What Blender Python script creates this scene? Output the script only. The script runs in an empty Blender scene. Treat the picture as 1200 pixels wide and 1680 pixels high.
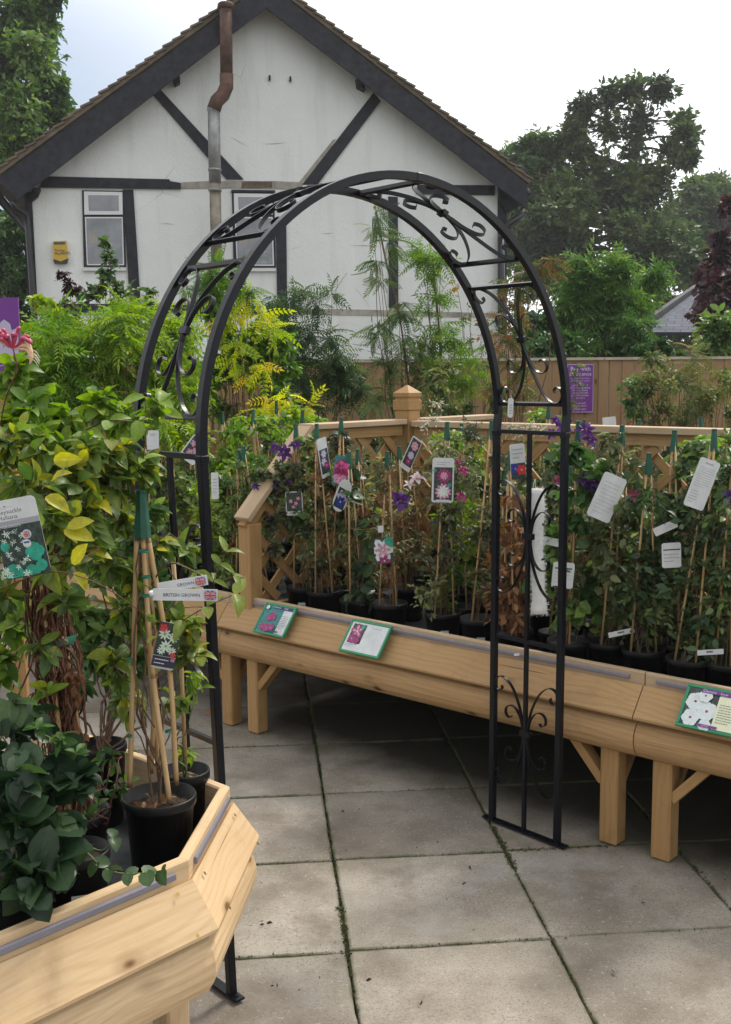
import bpy, math, random
import numpy as np
from mathutils import Vector, Matrix, Euler
R = math.radians
random.seed(7); rng = np.random.default_rng(7)
scene = bpy.context.scene
COL = scene.collection
# ---------------------------------------------------------------- camera
F, PITCH, ROLL, H = 1784.0, 0.1232, -0.0079, 1.643
cam_d = bpy.data.cameras.new("camera")
cam = bpy.data.objects.new("camera", cam_d); COL.objects.link(cam)
cam.location = (0, 0, H)
cam.rotation_euler = (Matrix.Rotation(math.pi/2 - PITCH, 3, 'X') @ Matrix.Rotation(ROLL, 3, 'Z')).to_euler()
cam_d.sensor_fit = 'VERTICAL'; cam_d.sensor_height = 36.0; cam_d.lens = 36.0*F/1680
cam_d.clip_start = 0.05; cam_d.clip_end = 900
scene.camera = cam
# ---------------------------------------------------------------- world: hazy sky with broken white cloud
SUN_EL, SUN_AZ = R(52), R(38)      # azimuth measured from +Y towards +X
world = bpy.data.worlds.new("World"); scene.world = world
world.use_nodes = True
nt = world.node_tree; nt.nodes.clear()
def N(t, typ, **kw):
    n = t.nodes.new(typ)
    for k, v in kw.items(): setattr(n, k, v)
    return n
out = N(nt, 'ShaderNodeOutputWorld'); mix = N(nt, 'ShaderNodeMixShader')
bg1 = N(nt, 'ShaderNodeBackground'); bg2 = N(nt, 'ShaderNodeBackground')
sky = N(nt, 'ShaderNodeTexSky'); sky.sky_type = 'NISHITA'; sky.sun_disc = False
sky.sun_elevation = SUN_EL; sky.sun_rotation = SUN_AZ; sky.air_density = 1.0; sky.dust_density = 2.5
bg1.inputs[1].default_value = 0.11
nt.links.new(sky.outputs[0], bg1.inputs[0])
bg2.inputs[0].default_value = (0.97, 0.985, 1.0, 1); bg2.inputs[1].default_value = 1.02
tc = N(nt, 'ShaderNodeTexCoord')
# cloud is brighter towards the veiled sun, duller behind the camera
dz_ = N(nt, 'ShaderNodeVectorMath', operation='DOT_PRODUCT'); dz_.inputs[1].default_value = Vector((.45, .80, .40)).normalized()
nt.links.new(tc.outputs['Generated'], dz_.inputs[0])
mz_ = N(nt, 'ShaderNodeMapRange'); mz_.inputs[1].default_value = -.8; mz_.inputs[2].default_value = .75; mz_.inputs[3].default_value = .74; mz_.inputs[4].default_value = 1.25
nt.links.new(dz_.outputs['Value'], mz_.inputs[0]); nt.links.new(mz_.outputs[0], bg2.inputs[1])
noi = N(nt, 'ShaderNodeTexNoise')
noi.inputs['Scale'].default_value = 1.6; noi.inputs['Detail'].default_value = 5; noi.inputs['Roughness'].default_value = .5
nt.links.new(tc.outputs['Generated'], noi.inputs['Vector'])
# one clear blue gap low in the sky to the left
dotn = N(nt, 'ShaderNodeVectorMath', operation='DOT_PRODUCT')
g = Vector((-0.29, 1.0, 0.19)).normalized(); dotn.inputs[1].default_value = g
nt.links.new(tc.outputs['Generated'], dotn.inputs[0])
mr = N(nt, 'ShaderNodeMapRange'); mr.inputs[1].default_value = 0.972; mr.inputs[2].default_value = 0.999
mr.inputs[3].default_value = 0.0; mr.inputs[4].default_value = 0.95
nt.links.new(dotn.outputs['Value'], mr.inputs[0])
sub = N(nt, 'ShaderNodeMath', operation='SUBTRACT'); nt.links.new(noi.outputs[0], sub.inputs[0]); sub.inputs[1].default_value = .5
mad = N(nt, 'ShaderNodeMath', operation='MULTIPLY_ADD'); nt.links.new(sub.outputs[0], mad.inputs[0]); mad.inputs[1].default_value = -.9
nt.links.new(mr.outputs[0], mad.inputs[2])
inv = N(nt, 'ShaderNodeMath', operation='SUBTRACT'); inv.use_clamp = True; inv.inputs[0].default_value = .98
nt.links.new(mad.outputs[0], inv.inputs[1])
nt.links.new(inv.outputs[0], mix.inputs[0]); nt.links.new(bg1.outputs[0], mix.inputs[1]); nt.links.new(bg2.outputs[0], mix.inputs[2])
nt.links.new(mix.outputs[0], out.inputs[0])
# ---------------------------------------------------------------- sun (veiled)
sd = bpy.data.lights.new("sun", 'SUN'); so = bpy.data.objects.new("sun", sd); COL.objects.link(so)
sd.energy = 2.8; sd.angle = R(11); sd.color = (1.0, .93, .82)
sv = Vector((math.sin(SUN_AZ)*math.cos(SUN_EL), math.cos(SUN_AZ)*math.cos(SUN_EL), math.sin(SUN_EL)))
so.rotation_euler = sv.to_track_quat('Z', 'Y').to_euler(); so.location = (0, 0, 30)
scene.view_settings.view_transform = 'Standard'; scene.view_settings.look = 'None'
scene.view_settings.exposure = 0.30; scene.view_settings.gamma = 1.0

# ---------------------------------------------------------------- photo pixel -> world helpers
def ray(px, py):
    du, dv = px-600, py-840
    c, s = math.cos(ROLL), math.sin(ROLL)
    u, v = c*du+s*dv, -s*du+c*dv
    cp, sp = math.cos(PITCH), math.sin(PITCH)
    return np.array([u, F*cp-v*sp, -F*sp-v*cp])/F
CAMP = np.array([0, 0, H])
def aty(px, py, y): d = ray(px, py); return CAMP+d*(y/d[1])
def atz(px, py, z): d = ray(px, py); return CAMP+d*((z-H)/d[2])
def V3(*a): return np.array(a, float)
def nrm(a):
    a = np.asarray(a, float); return a/(np.linalg.norm(a, axis=-1, keepdims=True)+1e-12)

# ---------------------------------------------------------------- objects
def tag(o, label=None, cat=None, group=None, kind=None):
    if label: o['label'] = label
    if cat: o['category'] = cat
    if group: o['group'] = group
    if kind: o['kind'] = kind
    return o
def empty(name, loc, label, cat, group=None, rz=0.0):
    o = bpy.data.objects.new(name, None); COL.objects.link(o)
    o.location = [float(x) for x in loc]; o.rotation_euler = (0, 0, rz); o.empty_display_size = .1
    return tag(o, label, cat, group)
def copy_tree(o, parent=None):
    c = o.copy(); COL.objects.link(c); c.parent = parent
    for ch in [x for x in scene.objects if x.parent == o]: copy_tree(ch, c)
    return c
def mk(name, verts, faces, mats, parent=None, smooth=False, midx=None, attrs=None, world_space=True):
    """link a mesh object; verts given in world space are moved into the parent's frame"""
    v = np.asarray(verts, dtype=np.float64).reshape(-1, 3)
    if parent is not None and world_space:
        v = v - np.array(parent.location)[None]
        rz = parent.rotation_euler[2]
        if rz:
            c, s = math.cos(-rz), math.sin(-rz)
            v = np.stack([v[:, 0]*c-v[:, 1]*s, v[:, 0]*s+v[:, 1]*c, v[:, 2]], 1)
    me = bpy.data.meshes.new(name)
    if isinstance(faces, np.ndarray):
        nf, k = faces.shape
        me.vertices.add(len(v)); me.vertices.foreach_set('co', v.astype(np.float32).ravel())
        me.loops.add(nf*k); me.loops.foreach_set('vertex_index', faces.astype(np.int32).ravel())
        me.polygons.add(nf); me.polygons.foreach_set('loop_start', np.arange(nf, dtype=np.int32)*k)
        me.update(calc_edges=True)
    else:
        me.from_pydata([tuple(x) for x in v], [], faces)
    if not isinstance(mats, (list, tuple)): mats = [mats]
    for m in mats: me.materials.append(m)
    if midx is not None: me.polygons.foreach_set('material_index', np.asarray(midx, dtype=np.int32))
    if attrs:
        for an, arr in attrs.items():
            arr = np.asarray(arr, dtype=np.float32)
            if arr.ndim == 1:
                at = me.attributes.new(an, 'FLOAT', 'POINT'); at.data.foreach_set('value', arr)
            else:
                at = me.attributes.new(an, 'FLOAT_VECTOR', 'POINT'); at.data.foreach_set('vector', arr.ravel())
    if smooth: me.polygons.foreach_set('use_smooth', np.ones(len(me.polygons), dtype=bool))
    me.update()
    o = bpy.data.objects.new(name, me); COL.objects.link(o)
    if parent is not None: o.parent = parent
    return o

class MB:
    """collects solids (with a grain coordinate for timber) into one mesh"""
    def __init__(s): s.v = []; s.f = []; s.g = []; s.m = []
    def add(s, verts, faces, gc=None, mat=0):
        b = len(s.v); s.v += [tuple(map(float, x)) for x in verts]
        s.f += [[b+i for i in f] for f in faces]; s.m += [mat]*len(faces)
        if gc is None: gc = verts
        s.g += [tuple(map(float, x)) for x in gc]
    def box(s, c, ex, ey, ez, dx, dy, dz, mat=0, bev=0.0):
        """box centred at c, axes ex ey ez, full sizes; grain along the longest side"""
        c = np.asarray(c, float); ex, ey, ez = [np.asarray(a, float) for a in (ex, ey, ez)]
        r = np.array([random.uniform(0, 50) for _ in range(3)])
        dims = [dx, dy, dz]; order = sorted(range(3), key=lambda i: -dims[i])
        vs, gs = [], []
        if bev <= 0:
            for i in (-.5, .5):
                for j in (-.5, .5):
                    for k in (-.5, .5):
                        l = [i*dx, j*dy, k*dz]
                        vs.append(c+ex*l[0]+ey*l[1]+ez*l[2]); gs.append(np.array([l[q] for q in order])+r)
            fs = [[0, 1, 3, 2], [4, 6, 7, 5], [0, 4, 5, 1], [2, 3, 7, 6], [0, 2, 6, 4], [1, 5, 7, 3]]
        else:
            idx = {}
            for i in (-1, 1):
                for j in (-1, 1):
                    for k in (-1, 1):
                        for ax in range(3):
                            l = [i*dx/2, j*dy/2, k*dz/2]; sg = (i, j, k)
                            for q in range(3):
                                if q != ax: l[q] -= sg[q]*bev
                            idx[(i, j, k, ax)] = len(vs)
                            vs.append(c+ex*l[0]+ey*l[1]+ez*l[2]); gs.append(np.array([l[q] for q in order])+r)
            fs = []
            def key(sg, ax): return idx[(sg[0], sg[1], sg[2], ax)]
            for ax in range(3):
                a, b = [q for q in range(3) if q != ax]
                for sgn in (-1, 1):
                    q4 = []
                    for sa, sb in ((-1, -1), (1, -1), (1, 1), (-1, 1)):
                        sg = [0, 0, 0]; sg[ax] = sgn; sg[a] = sa; sg[b] = sb; q4.append(key(sg, ax))
                    fs.append(q4)
            for ax in range(3):
                a, b = [q for q in range(3) if q != ax]
                for sa in (-1, 1):
                    for sb in (-1, 1):
                        s1 = [0, 0, 0]; s2 = [0, 0, 0]; s1[a] = s2[a] = sa; s1[b] = s2[b] = sb; s1[ax] = -1; s2[ax] = 1
                        fs.append([key(s1, a), key(s2, a), key(s2, b), key(s1, b)])
            for i in (-1, 1):
                for j in (-1, 1):
                    for k in (-1, 1): fs.append([idx[(i, j, k, 0)], idx[(i, j, k, 1)], idx[(i, j, k, 2)]])
        s.add(vs, fs, gs, mat); return s
    def beam(s, a, b, w, h, up=(0, 0, 1), mat=0, bev=0.0):
        a = np.asarray(a, float); b = np.asarray(b, float); d = b-a; L = np.linalg.norm(d); ex = d/L
        ey = np.cross(np.asarray(up, float), ex)
        if np.linalg.norm(ey) < 1e-6: ey = np.array([1., 0, 0])
        ey = ey/np.linalg.norm(ey); ez = np.cross(ex, ey)
        return s.box((a+b)/2, ex, ey, ez, L, w, h, mat, bev)
    def prism(s, prof, P0, P1, outv, m0=0.0, m1=0.0, mat=0, close=True):
        """profile [(o,z)] swept from P0 to P1; ends slide by o*m for mitres"""
        P0 = np.append(np.asarray(P0, float)[:2], 0); P1 = np.append(np.asarray(P1, float)[:2], 0)
        al = P1-P0; L = np.linalg.norm(al); al /= L; o3 = np.array([outv[0], outv[1], 0.])
        r = np.array([random.uniform(0, 50) for _ in range(3)]); vs, gs = [], []; per = 0; last = None
        n = len(prof)
        for (o, z) in prof:
            if last is not None: per += math.hypot(o-last[0], z-last[1])
            last = (o, z)
            for P, m, t in ((P0, -m0, 0), (P1, m1, L)):
                vs.append(P+o3*o+al*(o*m)+np.array([0, 0, z])); gs.append(np.array([t+o*m, per, 0])+r)
        fs = [[2*i, 2*i+1, 2*((i+1) % n)+1, 2*((i+1) % n)] for i in range(n if close else n-1)]
        if close: fs += [[2*i for i in range(n)][::-1], [2*i+1 for i in range(n)]]
        s.add(vs, fs, gs, mat); return s
    def tube(s, pts, rad, n=8, mat=0, cap=True, flat=None):
        pts = np.asarray(pts, float); m = len(pts)
        rad = np.broadcast_to(np.asarray(rad, float), (m,))
        t = np.gradient(pts, axis=0) if m > 2 else np.repeat((pts[1]-pts[0])[None], 2, 0)
        t = nrm(t); ref = np.array([0.31, 0.17, .93]) if abs(t[0][2]) < .9 else np.array([.9, .3, .1])
        vs, gs = [], []; L = 0; a = nrm(np.cross(t[0], ref))
        for i in range(m):
            a = nrm(a-t[i]*np.dot(a, t[i])); b = np.cross(t[i], a)
            if i: L += np.linalg.norm(pts[i]-pts[i-1])
            for k in range(n):
                an = 2*math.pi*k/n
                vs.append(pts[i]+(a*math.cos(an)+b*math.sin(an))*rad[i]); gs.append((L, rad[i]*math.cos(an), rad[i]*math.sin(an)))
        fs = [[i*n+k, i*n+(k+1) % n, (i+1)*n+(k+1) % n, (i+1)*n+k] for i in range(m-1) for k in range(n)]
        if cap: fs += [list(range(n))[::-1], [(m-1)*n+k for k in range(n)]]
        s.add(vs, fs, gs, mat); return s
    def ribbon(s, pts, wdir, w, t, mat=0):
        """flat bar along pts: w along wdir (per point or one), t across"""
        pts = np.asarray(pts, float); m = len(pts); tg = nrm(np.gradient(pts, axis=0))
        wd = np.broadcast_to(np.asarray(wdir, float), pts.shape); nn = nrm(np.cross(tg, wd)); vs = []
        for i in range(m):
            for a, b in ((-1, -1), (1, -1), (1, 1), (-1, 1)): vs.append(pts[i]+wd[i]*a*w/2+nn[i]*b*t/2)
        fs = [[i*4+k, i*4+(k+1) % 4, (i+1)*4+(k+1) % 4, (i+1)*4+k] for i in range(m-1) for k in range(4)]
        fs += [[3, 2, 1, 0], [(m-1)*4+k for k in range(4)]]
        s.add(vs, fs, None, mat); return s
    def lathe(s, c, prof, n=24, mat=0):
        """profile [(r,z)] about a vertical axis at c"""
        c = np.asarray(c, float); vs = [c+np.array([r*math.cos(2*math.pi*k/n), r*math.sin(2*math.pi*k/n), z]) for r, z in prof for k in range(n)]
        fs = [[i*n+k, i*n+(k+1) % n, (i+1)*n+(k+1) % n, (i+1)*n+k] for i in range(len(prof)-1) for k in range(n)]
        s.add(vs, fs, None, mat); return s
    def poly(s, pts, mat=0): s.add(pts, [list(range(len(pts)))], None, mat); return s
    def build(s, name, mats, parent=None, smooth=False):
        return mk(name, s.v, s.f, mats, parent, smooth, s.m, {'gc': np.array(s.g)})

# ---------------------------------------------------------------- materials
def newmat(name):
    m = bpy.data.materials.new(name); m.use_nodes = True; t = m.node_tree
    b = t.nodes['Principled BSDF']; return m, t, b
def ramp(t, fac, stops):
    r = N(t, 'ShaderNodeValToRGB'); cr = r.color_ramp
    while len(cr.elements) > 1: cr.elements.remove(cr.elements[-1])
    cr.elements[0].position = stops[0][0]; cr.elements[0].color = (*stops[0][1], 1)
    for p, c in stops[1:]:
        e = cr.elements.new(p); e.color = (*c, 1)
    t.links.new(fac, r.inputs[0]); return r.outputs[0]
def noise(t, vec, scale, detail=4, rough=.55, dist=0):
    n = N(t, 'ShaderNodeTexNoise'); n.inputs['Scale'].default_value = scale; n.inputs['Detail'].default_value = detail
    n.inputs['Roughness'].default_value = rough; n.inputs['Distortion'].default_value = dist
    if vec is not None: t.links.new(vec, n.inputs['Vector'])
    return n.outputs[0]
def mapping(t, vec, scale, loc=(0, 0, 0)):
    m = N(t, 'ShaderNodeMapping'); m.inputs['Scale'].default_value = scale; m.inputs['Location'].default_value = loc
    t.links.new(vec, m.inputs['Vector']); return m.outputs[0]
def mixc(t, fac, a, b, mode='MIX'):
    m = N(t, 'ShaderNodeMixRGB', blend_type=mode)
    for i, x in ((0, fac), (1, a), (2, b)):
        if isinstance(x, (int, float)): m.inputs[i].default_value = x
        elif isinstance(x, tuple): m.inputs[i].default_value = (*x, 1)
        else: t.links.new(x, m.inputs[i])
    return m.outputs[0]
def bump(t, b, h, strength=.3, dist=.01):
    n = N(t, 'ShaderNodeBump'); n.inputs['Strength'].default_value = strength; n.inputs['Distance'].default_value = dist
    t.links.new(h, n.inputs['Height']); t.links.new(n.outputs[0], b.inputs['Normal'])
def attr(t, name, vec=False):
    a = N(t, 'ShaderNodeAttribute'); a.attribute_name = name; return a.outputs['Vector' if vec else 'Fac']
def plain(name, col, rough=.5, metal=0.0, spec=.5, var=0.0, vs=40, bmp=0):
    m, t, b = newmat(name); b.inputs['Base Color'].default_value = (*col, 1)
    b.inputs['Roughness'].default_value = rough; b.inputs['Metallic'].default_value = metal
    b.inputs['Specular IOR Level'].default_value = spec
    if var:
        g = N(t, 'ShaderNodeTexCoord').outputs['Object']; n = noise(t, g, vs, 5)
        lo = tuple(c*(1-var) for c in col); hi = tuple(min(1, c*(1+var)) for c in col)
        t.links.new(ramp(t, n, [(.3, lo), (.7, hi)]), b.inputs['Base Color'])
        if bmp: bump(t, b, n, bmp, .003)
    return m
def wood(name, pale, mid, dark, knots=1.0, rough=.6):
    m, t, b = newmat(name); g = attr(t, 'gc', True)
    warp = noise(t, mapping(t, g, (2.2, 6, 6)), 1.0, 2)
    comb = N(t, 'ShaderNodeVectorMath', operation='ADD')
    sc = N(t, 'ShaderNodeVectorMath', operation='SCALE'); sc.inputs['Scale'].default_value = .09
    nn = N(t, 'ShaderNodeTexNoise'); nn.inputs['Scale'].default_value = 1; nn.inputs['Detail'].default_value = 1
    t.links.new(mapping(t, g, (3, 7, 7)), nn.inputs['Vector']); t.links.new(nn.outputs['Color'], sc.inputs[0])
    t.links.new(g, comb.inputs[0]); t.links.new(sc.outputs[0], comb.inputs[1])
    gv = comb.outputs[0]
    w = N(t, 'ShaderNodeTexWave', wave_type='BANDS', bands_direction='Y'); w.inputs['Scale'].default_value = 14
    w.inputs['Distortion'].default_value = 3.0; w.inputs['Detail'].default_value = 2; w.inputs['Detail Scale'].default_value = .8
    t.links.new(mapping(t, gv, (.25, 1, 1)), w.inputs['Vector'])
    fine = noise(t, mapping(t, g, (6, 160, 160)), 1, 3)
    big = noise(t, mapping(t, g, (1.3, 3, 3), (3, 1, 2)), 1, 3)
    c1 = mixc(t, .5, pale, ramp(t, w.outputs[0], [(0, pale), (.55, pale), (1, mid)]))
    c2 = mixc(t, .35, c1, ramp(t, fine, [(.3, mid), (.65, pale)]))
    c3 = mixc(t, ramp(t, big, [(.35, (0, 0, 0)), (.75, (.55, .55, .55))]), c2, mid)
    vo = N(t, 'ShaderNodeTexVoronoi'); vo.inputs['Scale'].default_value = 1; vo.inputs['Randomness'].default_value = 1
    t.links.new(mapping(t, gv, (4.5, 9, 9)), vo.inputs['Vector'])
    kn = ramp(t, vo.outputs['Distance'], [(0, (1, 1, 1)), (.06, (1, 1, 1)), (.10, (.35, .35, .35)), (.2, (0, 0, 0))])
    km = N(t, 'ShaderNodeMath', operation='MULTIPLY'); t.links.new(kn, km.inputs[0])
    sepc = N(t, 'ShaderNodeSeparateColor'); t.links.new(vo.outputs['Color'], sepc.inputs[0])
    gt = N(t, 'ShaderNodeMath', operation='GREATER_THAN'); gt.inputs[1].default_value = 1-.42*knots; t.links.new(sepc.outputs[0], gt.inputs[0])
    t.links.new(gt.outputs[0], km.inputs[1])
    ckn = noise(t, mapping(t, g, (1.1, 60, 60), (7, 3, 1)), 1, 2)
    c3 = mixc(t, ramp(t, ckn, [(.70, (0, 0, 0)), (.74, (.75, .75, .75))]), c3, tuple(x*.35 for x in mid))
    c4 = mixc(t, km.outputs[0], c3, dark)
    oc = N(t, 'ShaderNodeTexCoord').outputs['Object']
    st = noise(t, oc, 7, 5, .65)
    c5 = mixc(t, ramp(t, st, [(.55, (0, 0, 0)), (.8, (.45, .45, .45))]), c4, tuple(x*.55 for x in mid))
    t.links.new(c5, b.inputs['Base Color']); b.inputs['Roughness'].default_value = rough
    b.inputs['Specular IOR Level'].default_value = .25
    bump(t, b, fine, .25, .002); return m
def leafmat(name, cols, trans=.4, rough=.42, spot=None):
    """cols: ramp along the per-leaf random value"""
    m = bpy.data.materials.new(name); m.use_nodes = True; t = m.node_tree; t.nodes.clear()
    o = N(t, 'ShaderNodeOutputMaterial'); p = N(t, 'ShaderNodeBsdfPrincipled'); tr = N(t, 'ShaderNodeBsdfTranslucent')
    mx = N(t, 'ShaderNodeMixShader'); mx.inputs[0].default_value = trans
    r = attr(t, 'rnd'); n = len(cols)
    c = ramp(t, r, [(i/(n-1) if n > 1 else 0, cc) for i, cc in enumerate(cols)])
    oc = N(t, 'ShaderNodeTexCoord').outputs['Object']
    ns = noise(t, oc, 90 if rough < .6 else 30, 3)
    c = mixc(t, .5, c, ramp(t, ns, [(.3, (.62, .62, .62)), (.7, (1.25, 1.2, 1.1))]), 'MULTIPLY')
    lu = attr(t, 'lu', True); sx = N(t, 'ShaderNodeSeparateXYZ'); t.links.new(lu, sx.inputs[0])
    mid_ = ramp(t, sx.outputs[1], [(0, (1.45, 1.4, 1.25)), (.09, (1.02, 1.02, 1.02)), (.8, (.96, .96, .96)), (1, (.86, .84, .80))])
    c = mixc(t, .85, c, mid_, 'MULTIPLY')
    vv_ = N(t, 'ShaderNodeMath', operation='MULTIPLY_ADD'); t.links.new(sx.outputs[1], vv_.inputs[0]); vv_.inputs[1].default_value = -.32; t.links.new(sx.outputs[0], vv_.inputs[2])
    pg = N(t, 'ShaderNodeMath', operation='PINGPONG'); t.links.new(vv_.outputs[0], pg.inputs[0]); pg.inputs[1].default_value = .07
    c = mixc(t, .5, c, ramp(t, pg.outputs[0], [(0, (1.3, 1.28, 1.15)), (.018, (1, 1, 1)), (1, (1, 1, 1))]), 'MULTIPLY')
    if spot: c = mixc(t, ramp(t, noise(t, oc, 55, 3), [(.58, (0, 0, 0)), (.68, (.8, .8, .8))]), c, spot)
    t.links.new(c, p.inputs['Base Color']); p.inputs['Roughness'].default_value = rough; p.inputs['Specular IOR Level'].default_value = .35
    hs = N(t, 'ShaderNodeHueSaturation'); hs.inputs['Value'].default_value = 1.5; hs.inputs['Saturation'].default_value = 1.15
    t.links.new(c, hs.inputs['Color']); t.links.new(hs.outputs[0], tr.inputs[0])
    t.links.new(p.outputs[0], mx.inputs[1]); t.links.new(tr.outputs[0], mx.inputs[2]); t.links.new(mx.outputs[0], o.inputs[0])
    return m
M = {}
M['pine_new'] = wood('pale_new_pine', (.70, .525, .325), (.52, .335, .165), (.17, .08, .03), 1.3)
M['pine'] = wood('weathered_pine', (.475, .305, .150), (.32, .185, .075), (.08, .04, .018), 1.3)
M['pine_post'] = wood('orange_pine', (.43, .265, .115), (.29, .16, .062), (.07, .035, .015), .8)
M['pine_lip'] = wood('pale_lip', (.52, .39, .26), (.40, .28, .17), (.2, .11, .06), .5)
M['fence'] = wood('fence_timber', (.33, .215, .115), (.25, .15, .076), (.09, .045, .02), 1.2)
M['fence_cap'] = plain('fence_cap', (.42, .36, .28), .7, var=.2, vs=12)
M['rail_plastic'] = plain('price_rail_plastic', (.20, .19, .225), .3, spec=.6, var=.08, vs=20)
M['mat'] = plain('capillary_matting', (.018, .020, .024), .9, var=.4, vs=60, bmp=.4)
M['pot'] = plain('black_pot_plastic', (.009, .009, .010), .42, spec=.28, var=.45, vs=22)
M['soil'] = plain('compost', (.035, .022, .014), .95, var=.7, vs=90, bmp=1)
M['cap'] = plain('green_rubber', (.010, .085, .052), .5, var=.15)
M['tie'] = plain('green_tie', (.02, .16, .10), .5)
M['white'] = plain('white_card', (.62, .64, .65), .35, var=.10, vs=25)
M['cream'] = plain('cream_card', (.72, .74, .52), .45, var=.03)
M['grey_ink'] = plain('grey_ink', (.34, .34, .38), .6)
M['dark_ink'] = plain('dark_ink', (.03, .03, .06), .5)
M['navy'] = plain('navy_print', (.03, .03, .12), .4)
M['teal'] = plain('teal_print', (.03, .20, .20), .4, var=.7, vs=160)
M['dark_print'] = plain('dark_photo_print', (.035, .055, .05), .4, var=.7, vs=120)
M['green_print'] = plain('green_print', (.03, .33, .23), .4, var=.3, vs=80)
M['pale_print'] = plain('pale_flower_print', (.62, .72, .62), .4, var=.12, vs=90)
M['white_petal'] = plain('white_petal_print', (.66, .72, .72), .35, var=.10, vs=60)
M['magenta'] = plain('magenta_print', (.30, .035, .15), .4, var=.55, vs=140)
M['red'] = plain('red_print', (.6, .04, .05), .4)
M['blue'] = plain('blue_print', (.03, .05, .30), .4)
M['pinkp'] = plain('pink_print', (.60, .28, .40), .4, var=.45, vs=140)
M['purple'] = plain('purple_sign', (.17, .035, .26), .4, var=.08, vs=8)
M['lilac'] = plain('lilac_print', (.50, .44, .60), .4)
M['green_frame'] = plain('green_sign_frame', (.015, .24, .105), .3, spec=.6, var=.08, vs=20)
M['yellow'] = plain('yellow_box', (.55, .36, .03), .4, var=.1)
M['iron'] = plain('black_painted_iron', (.006, .007, .011), .30, spec=.26, var=.35, vs=60)
M['brass'] = plain('brass_screw', (.45, .30, .10), .35, metal=.9)
M['render'] = None
M['timber'] = plain('dark_painted_timber', (.021, .022, .030), .62, spec=.3, var=.5, vs=9, bmp=.3)
M['pvc'] = plain('white_window_frame', (.70, .72, .72), .35)
M['sill'] = plain('sill', (.66, .68, .66), .6)
M['gutter'] = plain('black_gutter', (.02, .02, .025), .35)
M['scar'] = plain('bare_mortar', (.33, .31, .27), .9, var=.35, vs=6, bmp=.5)
M['brick'] = plain('bare_brick_patch', (.14, .11, .08), .9, var=.5, vs=8)
M['tile'] = plain('old_roof_tile', (.15, .12, .085), .85, var=.35, vs=5, bmp=.4)
M['slate'] = plain('slate', (.13, .14, .165), .6, var=.2, vs=6)
M['fleece'] = plain('white_fleece', (.80, .80, .78), .95, var=.08, vs=50)
M['bark'] = plain('tree_bark', (.055, .045, .032), .9, var=.4, vs=6, bmp=.4)
M['stem'] = plain('brown_stem', (.13, .075, .04), .7, var=.4, vs=60)
M['redstem'] = plain('red_brown_stem', (.13, .035, .03), .5, var=.3, vs=60)
M['greenstem'] = plain('green_stem', (.13, .17, .05), .6, var=.3, vs=60)
M['deadstem'] = plain('peeling_brown_stem', (.115, .048, .024), .8, var=.65, vs=70, bmp=.5)
def canemat():
    m, t, b = newmat('bamboo'); g = attr(t, 'gc', True)
    n = noise(t, mapping(t, g, (7, 60, 60)), 1, 4)
    c = ramp(t, n, [(.25, (.26, .14, .06)), (.5, (.46, .29, .13)), (.8, (.58, .42, .22))])
    w = N(t, 'ShaderNodeTexWave', wave_type='BANDS', bands_direction='X', wave_profile='SAW'); w.inputs['Scale'].default_value = 1.15
    w.inputs['Distortion'].default_value = 0; t.links.new(g, w.inputs['Vector'])
    c = mixc(t, ramp(t, w.outputs[0], [(.0, (.9, .9, .9)), (.03, (.6, .6, .6)), (.05, (0, 0, 0))]), c, (.13, .08, .04))
    t.links.new(c, b.inputs['Base Color']); b.inputs['Roughness'].default_value = .5; return m
M['cane'] = canemat()
def glassmat():
    m, t, b = newmat('window_glass'); b.inputs['Base Color'].default_value = (.16, .18, .20, 1)
    b.inputs['Roughness'].default_value = .04; b.inputs['Specular IOR Level'].default_value = 1.0; b.inputs['Coat Weight'].default_value = .6
    g = N(t, 'ShaderNodeTexCoord').outputs['Object']
    t.links.new(ramp(t, noise(t, g, 2.2, 3), [(.35, (.10, .115, .13)), (.7, (.24, .26, .29))]), b.inputs['Base Color']); return m
M['glass'] = glassmat(); M['ornament1'] = plain('beige_ornament', (.34, .32, .28), .6); M['ornament2'] = plain('pale_ornament', (.26, .30, .30), .6, var=.4, vs=12)
def rendermat():
    m, t, b = newmat('white_painted_render'); g = N(t, 'ShaderNodeTexCoord').outputs['Object']
    a = noise(t, g, .7, 4); c = noise(t, mapping(t, g, (3, 3, .35)), 1.5, 5, .6); f = noise(t, g, 30, 4)
    col = ramp(t, a, [(.3, (.70, .735, .715)), (.7, (.79, .82, .805))])
    col = mixc(t, ramp(t, c, [(.52, (0, 0, 0)), (.8, (.4, .4, .4))]), col, (.52, .51, .46))
    cr = N(t, 'ShaderNodeTexVoronoi', feature='DISTANCE_TO_EDGE'); cr.inputs['Scale'].default_value = .55
    t.links.new(mapping(t, g, (1, 1, 1.4)), cr.inputs['Vector'])
    gate = ramp(t, noise(t, g, .9, 2), [(.56, (0, 0, 0)), (.62, (.7, .7, .7))])
    ck = N(t, 'ShaderNodeMath', operation='MULTIPLY')
    t.links.new(ramp(t, cr.outputs['Distance'], [(0, (.8, .8, .8)), (.003, (0, 0, 0))]), ck.inputs[0]); t.links.new(gate, ck.inputs[1])
    col = mixc(t, ck.outputs[0], col, (.25, .24, .21))
    t.links.new(col, b.inputs['Base Color']); b.inputs['Roughness'].default_value = .85; bump(t, b, mixc(t, .5, f, noise(t, g, 5, 5)), .45, .03); return m
M['render'] = rendermat()
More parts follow.
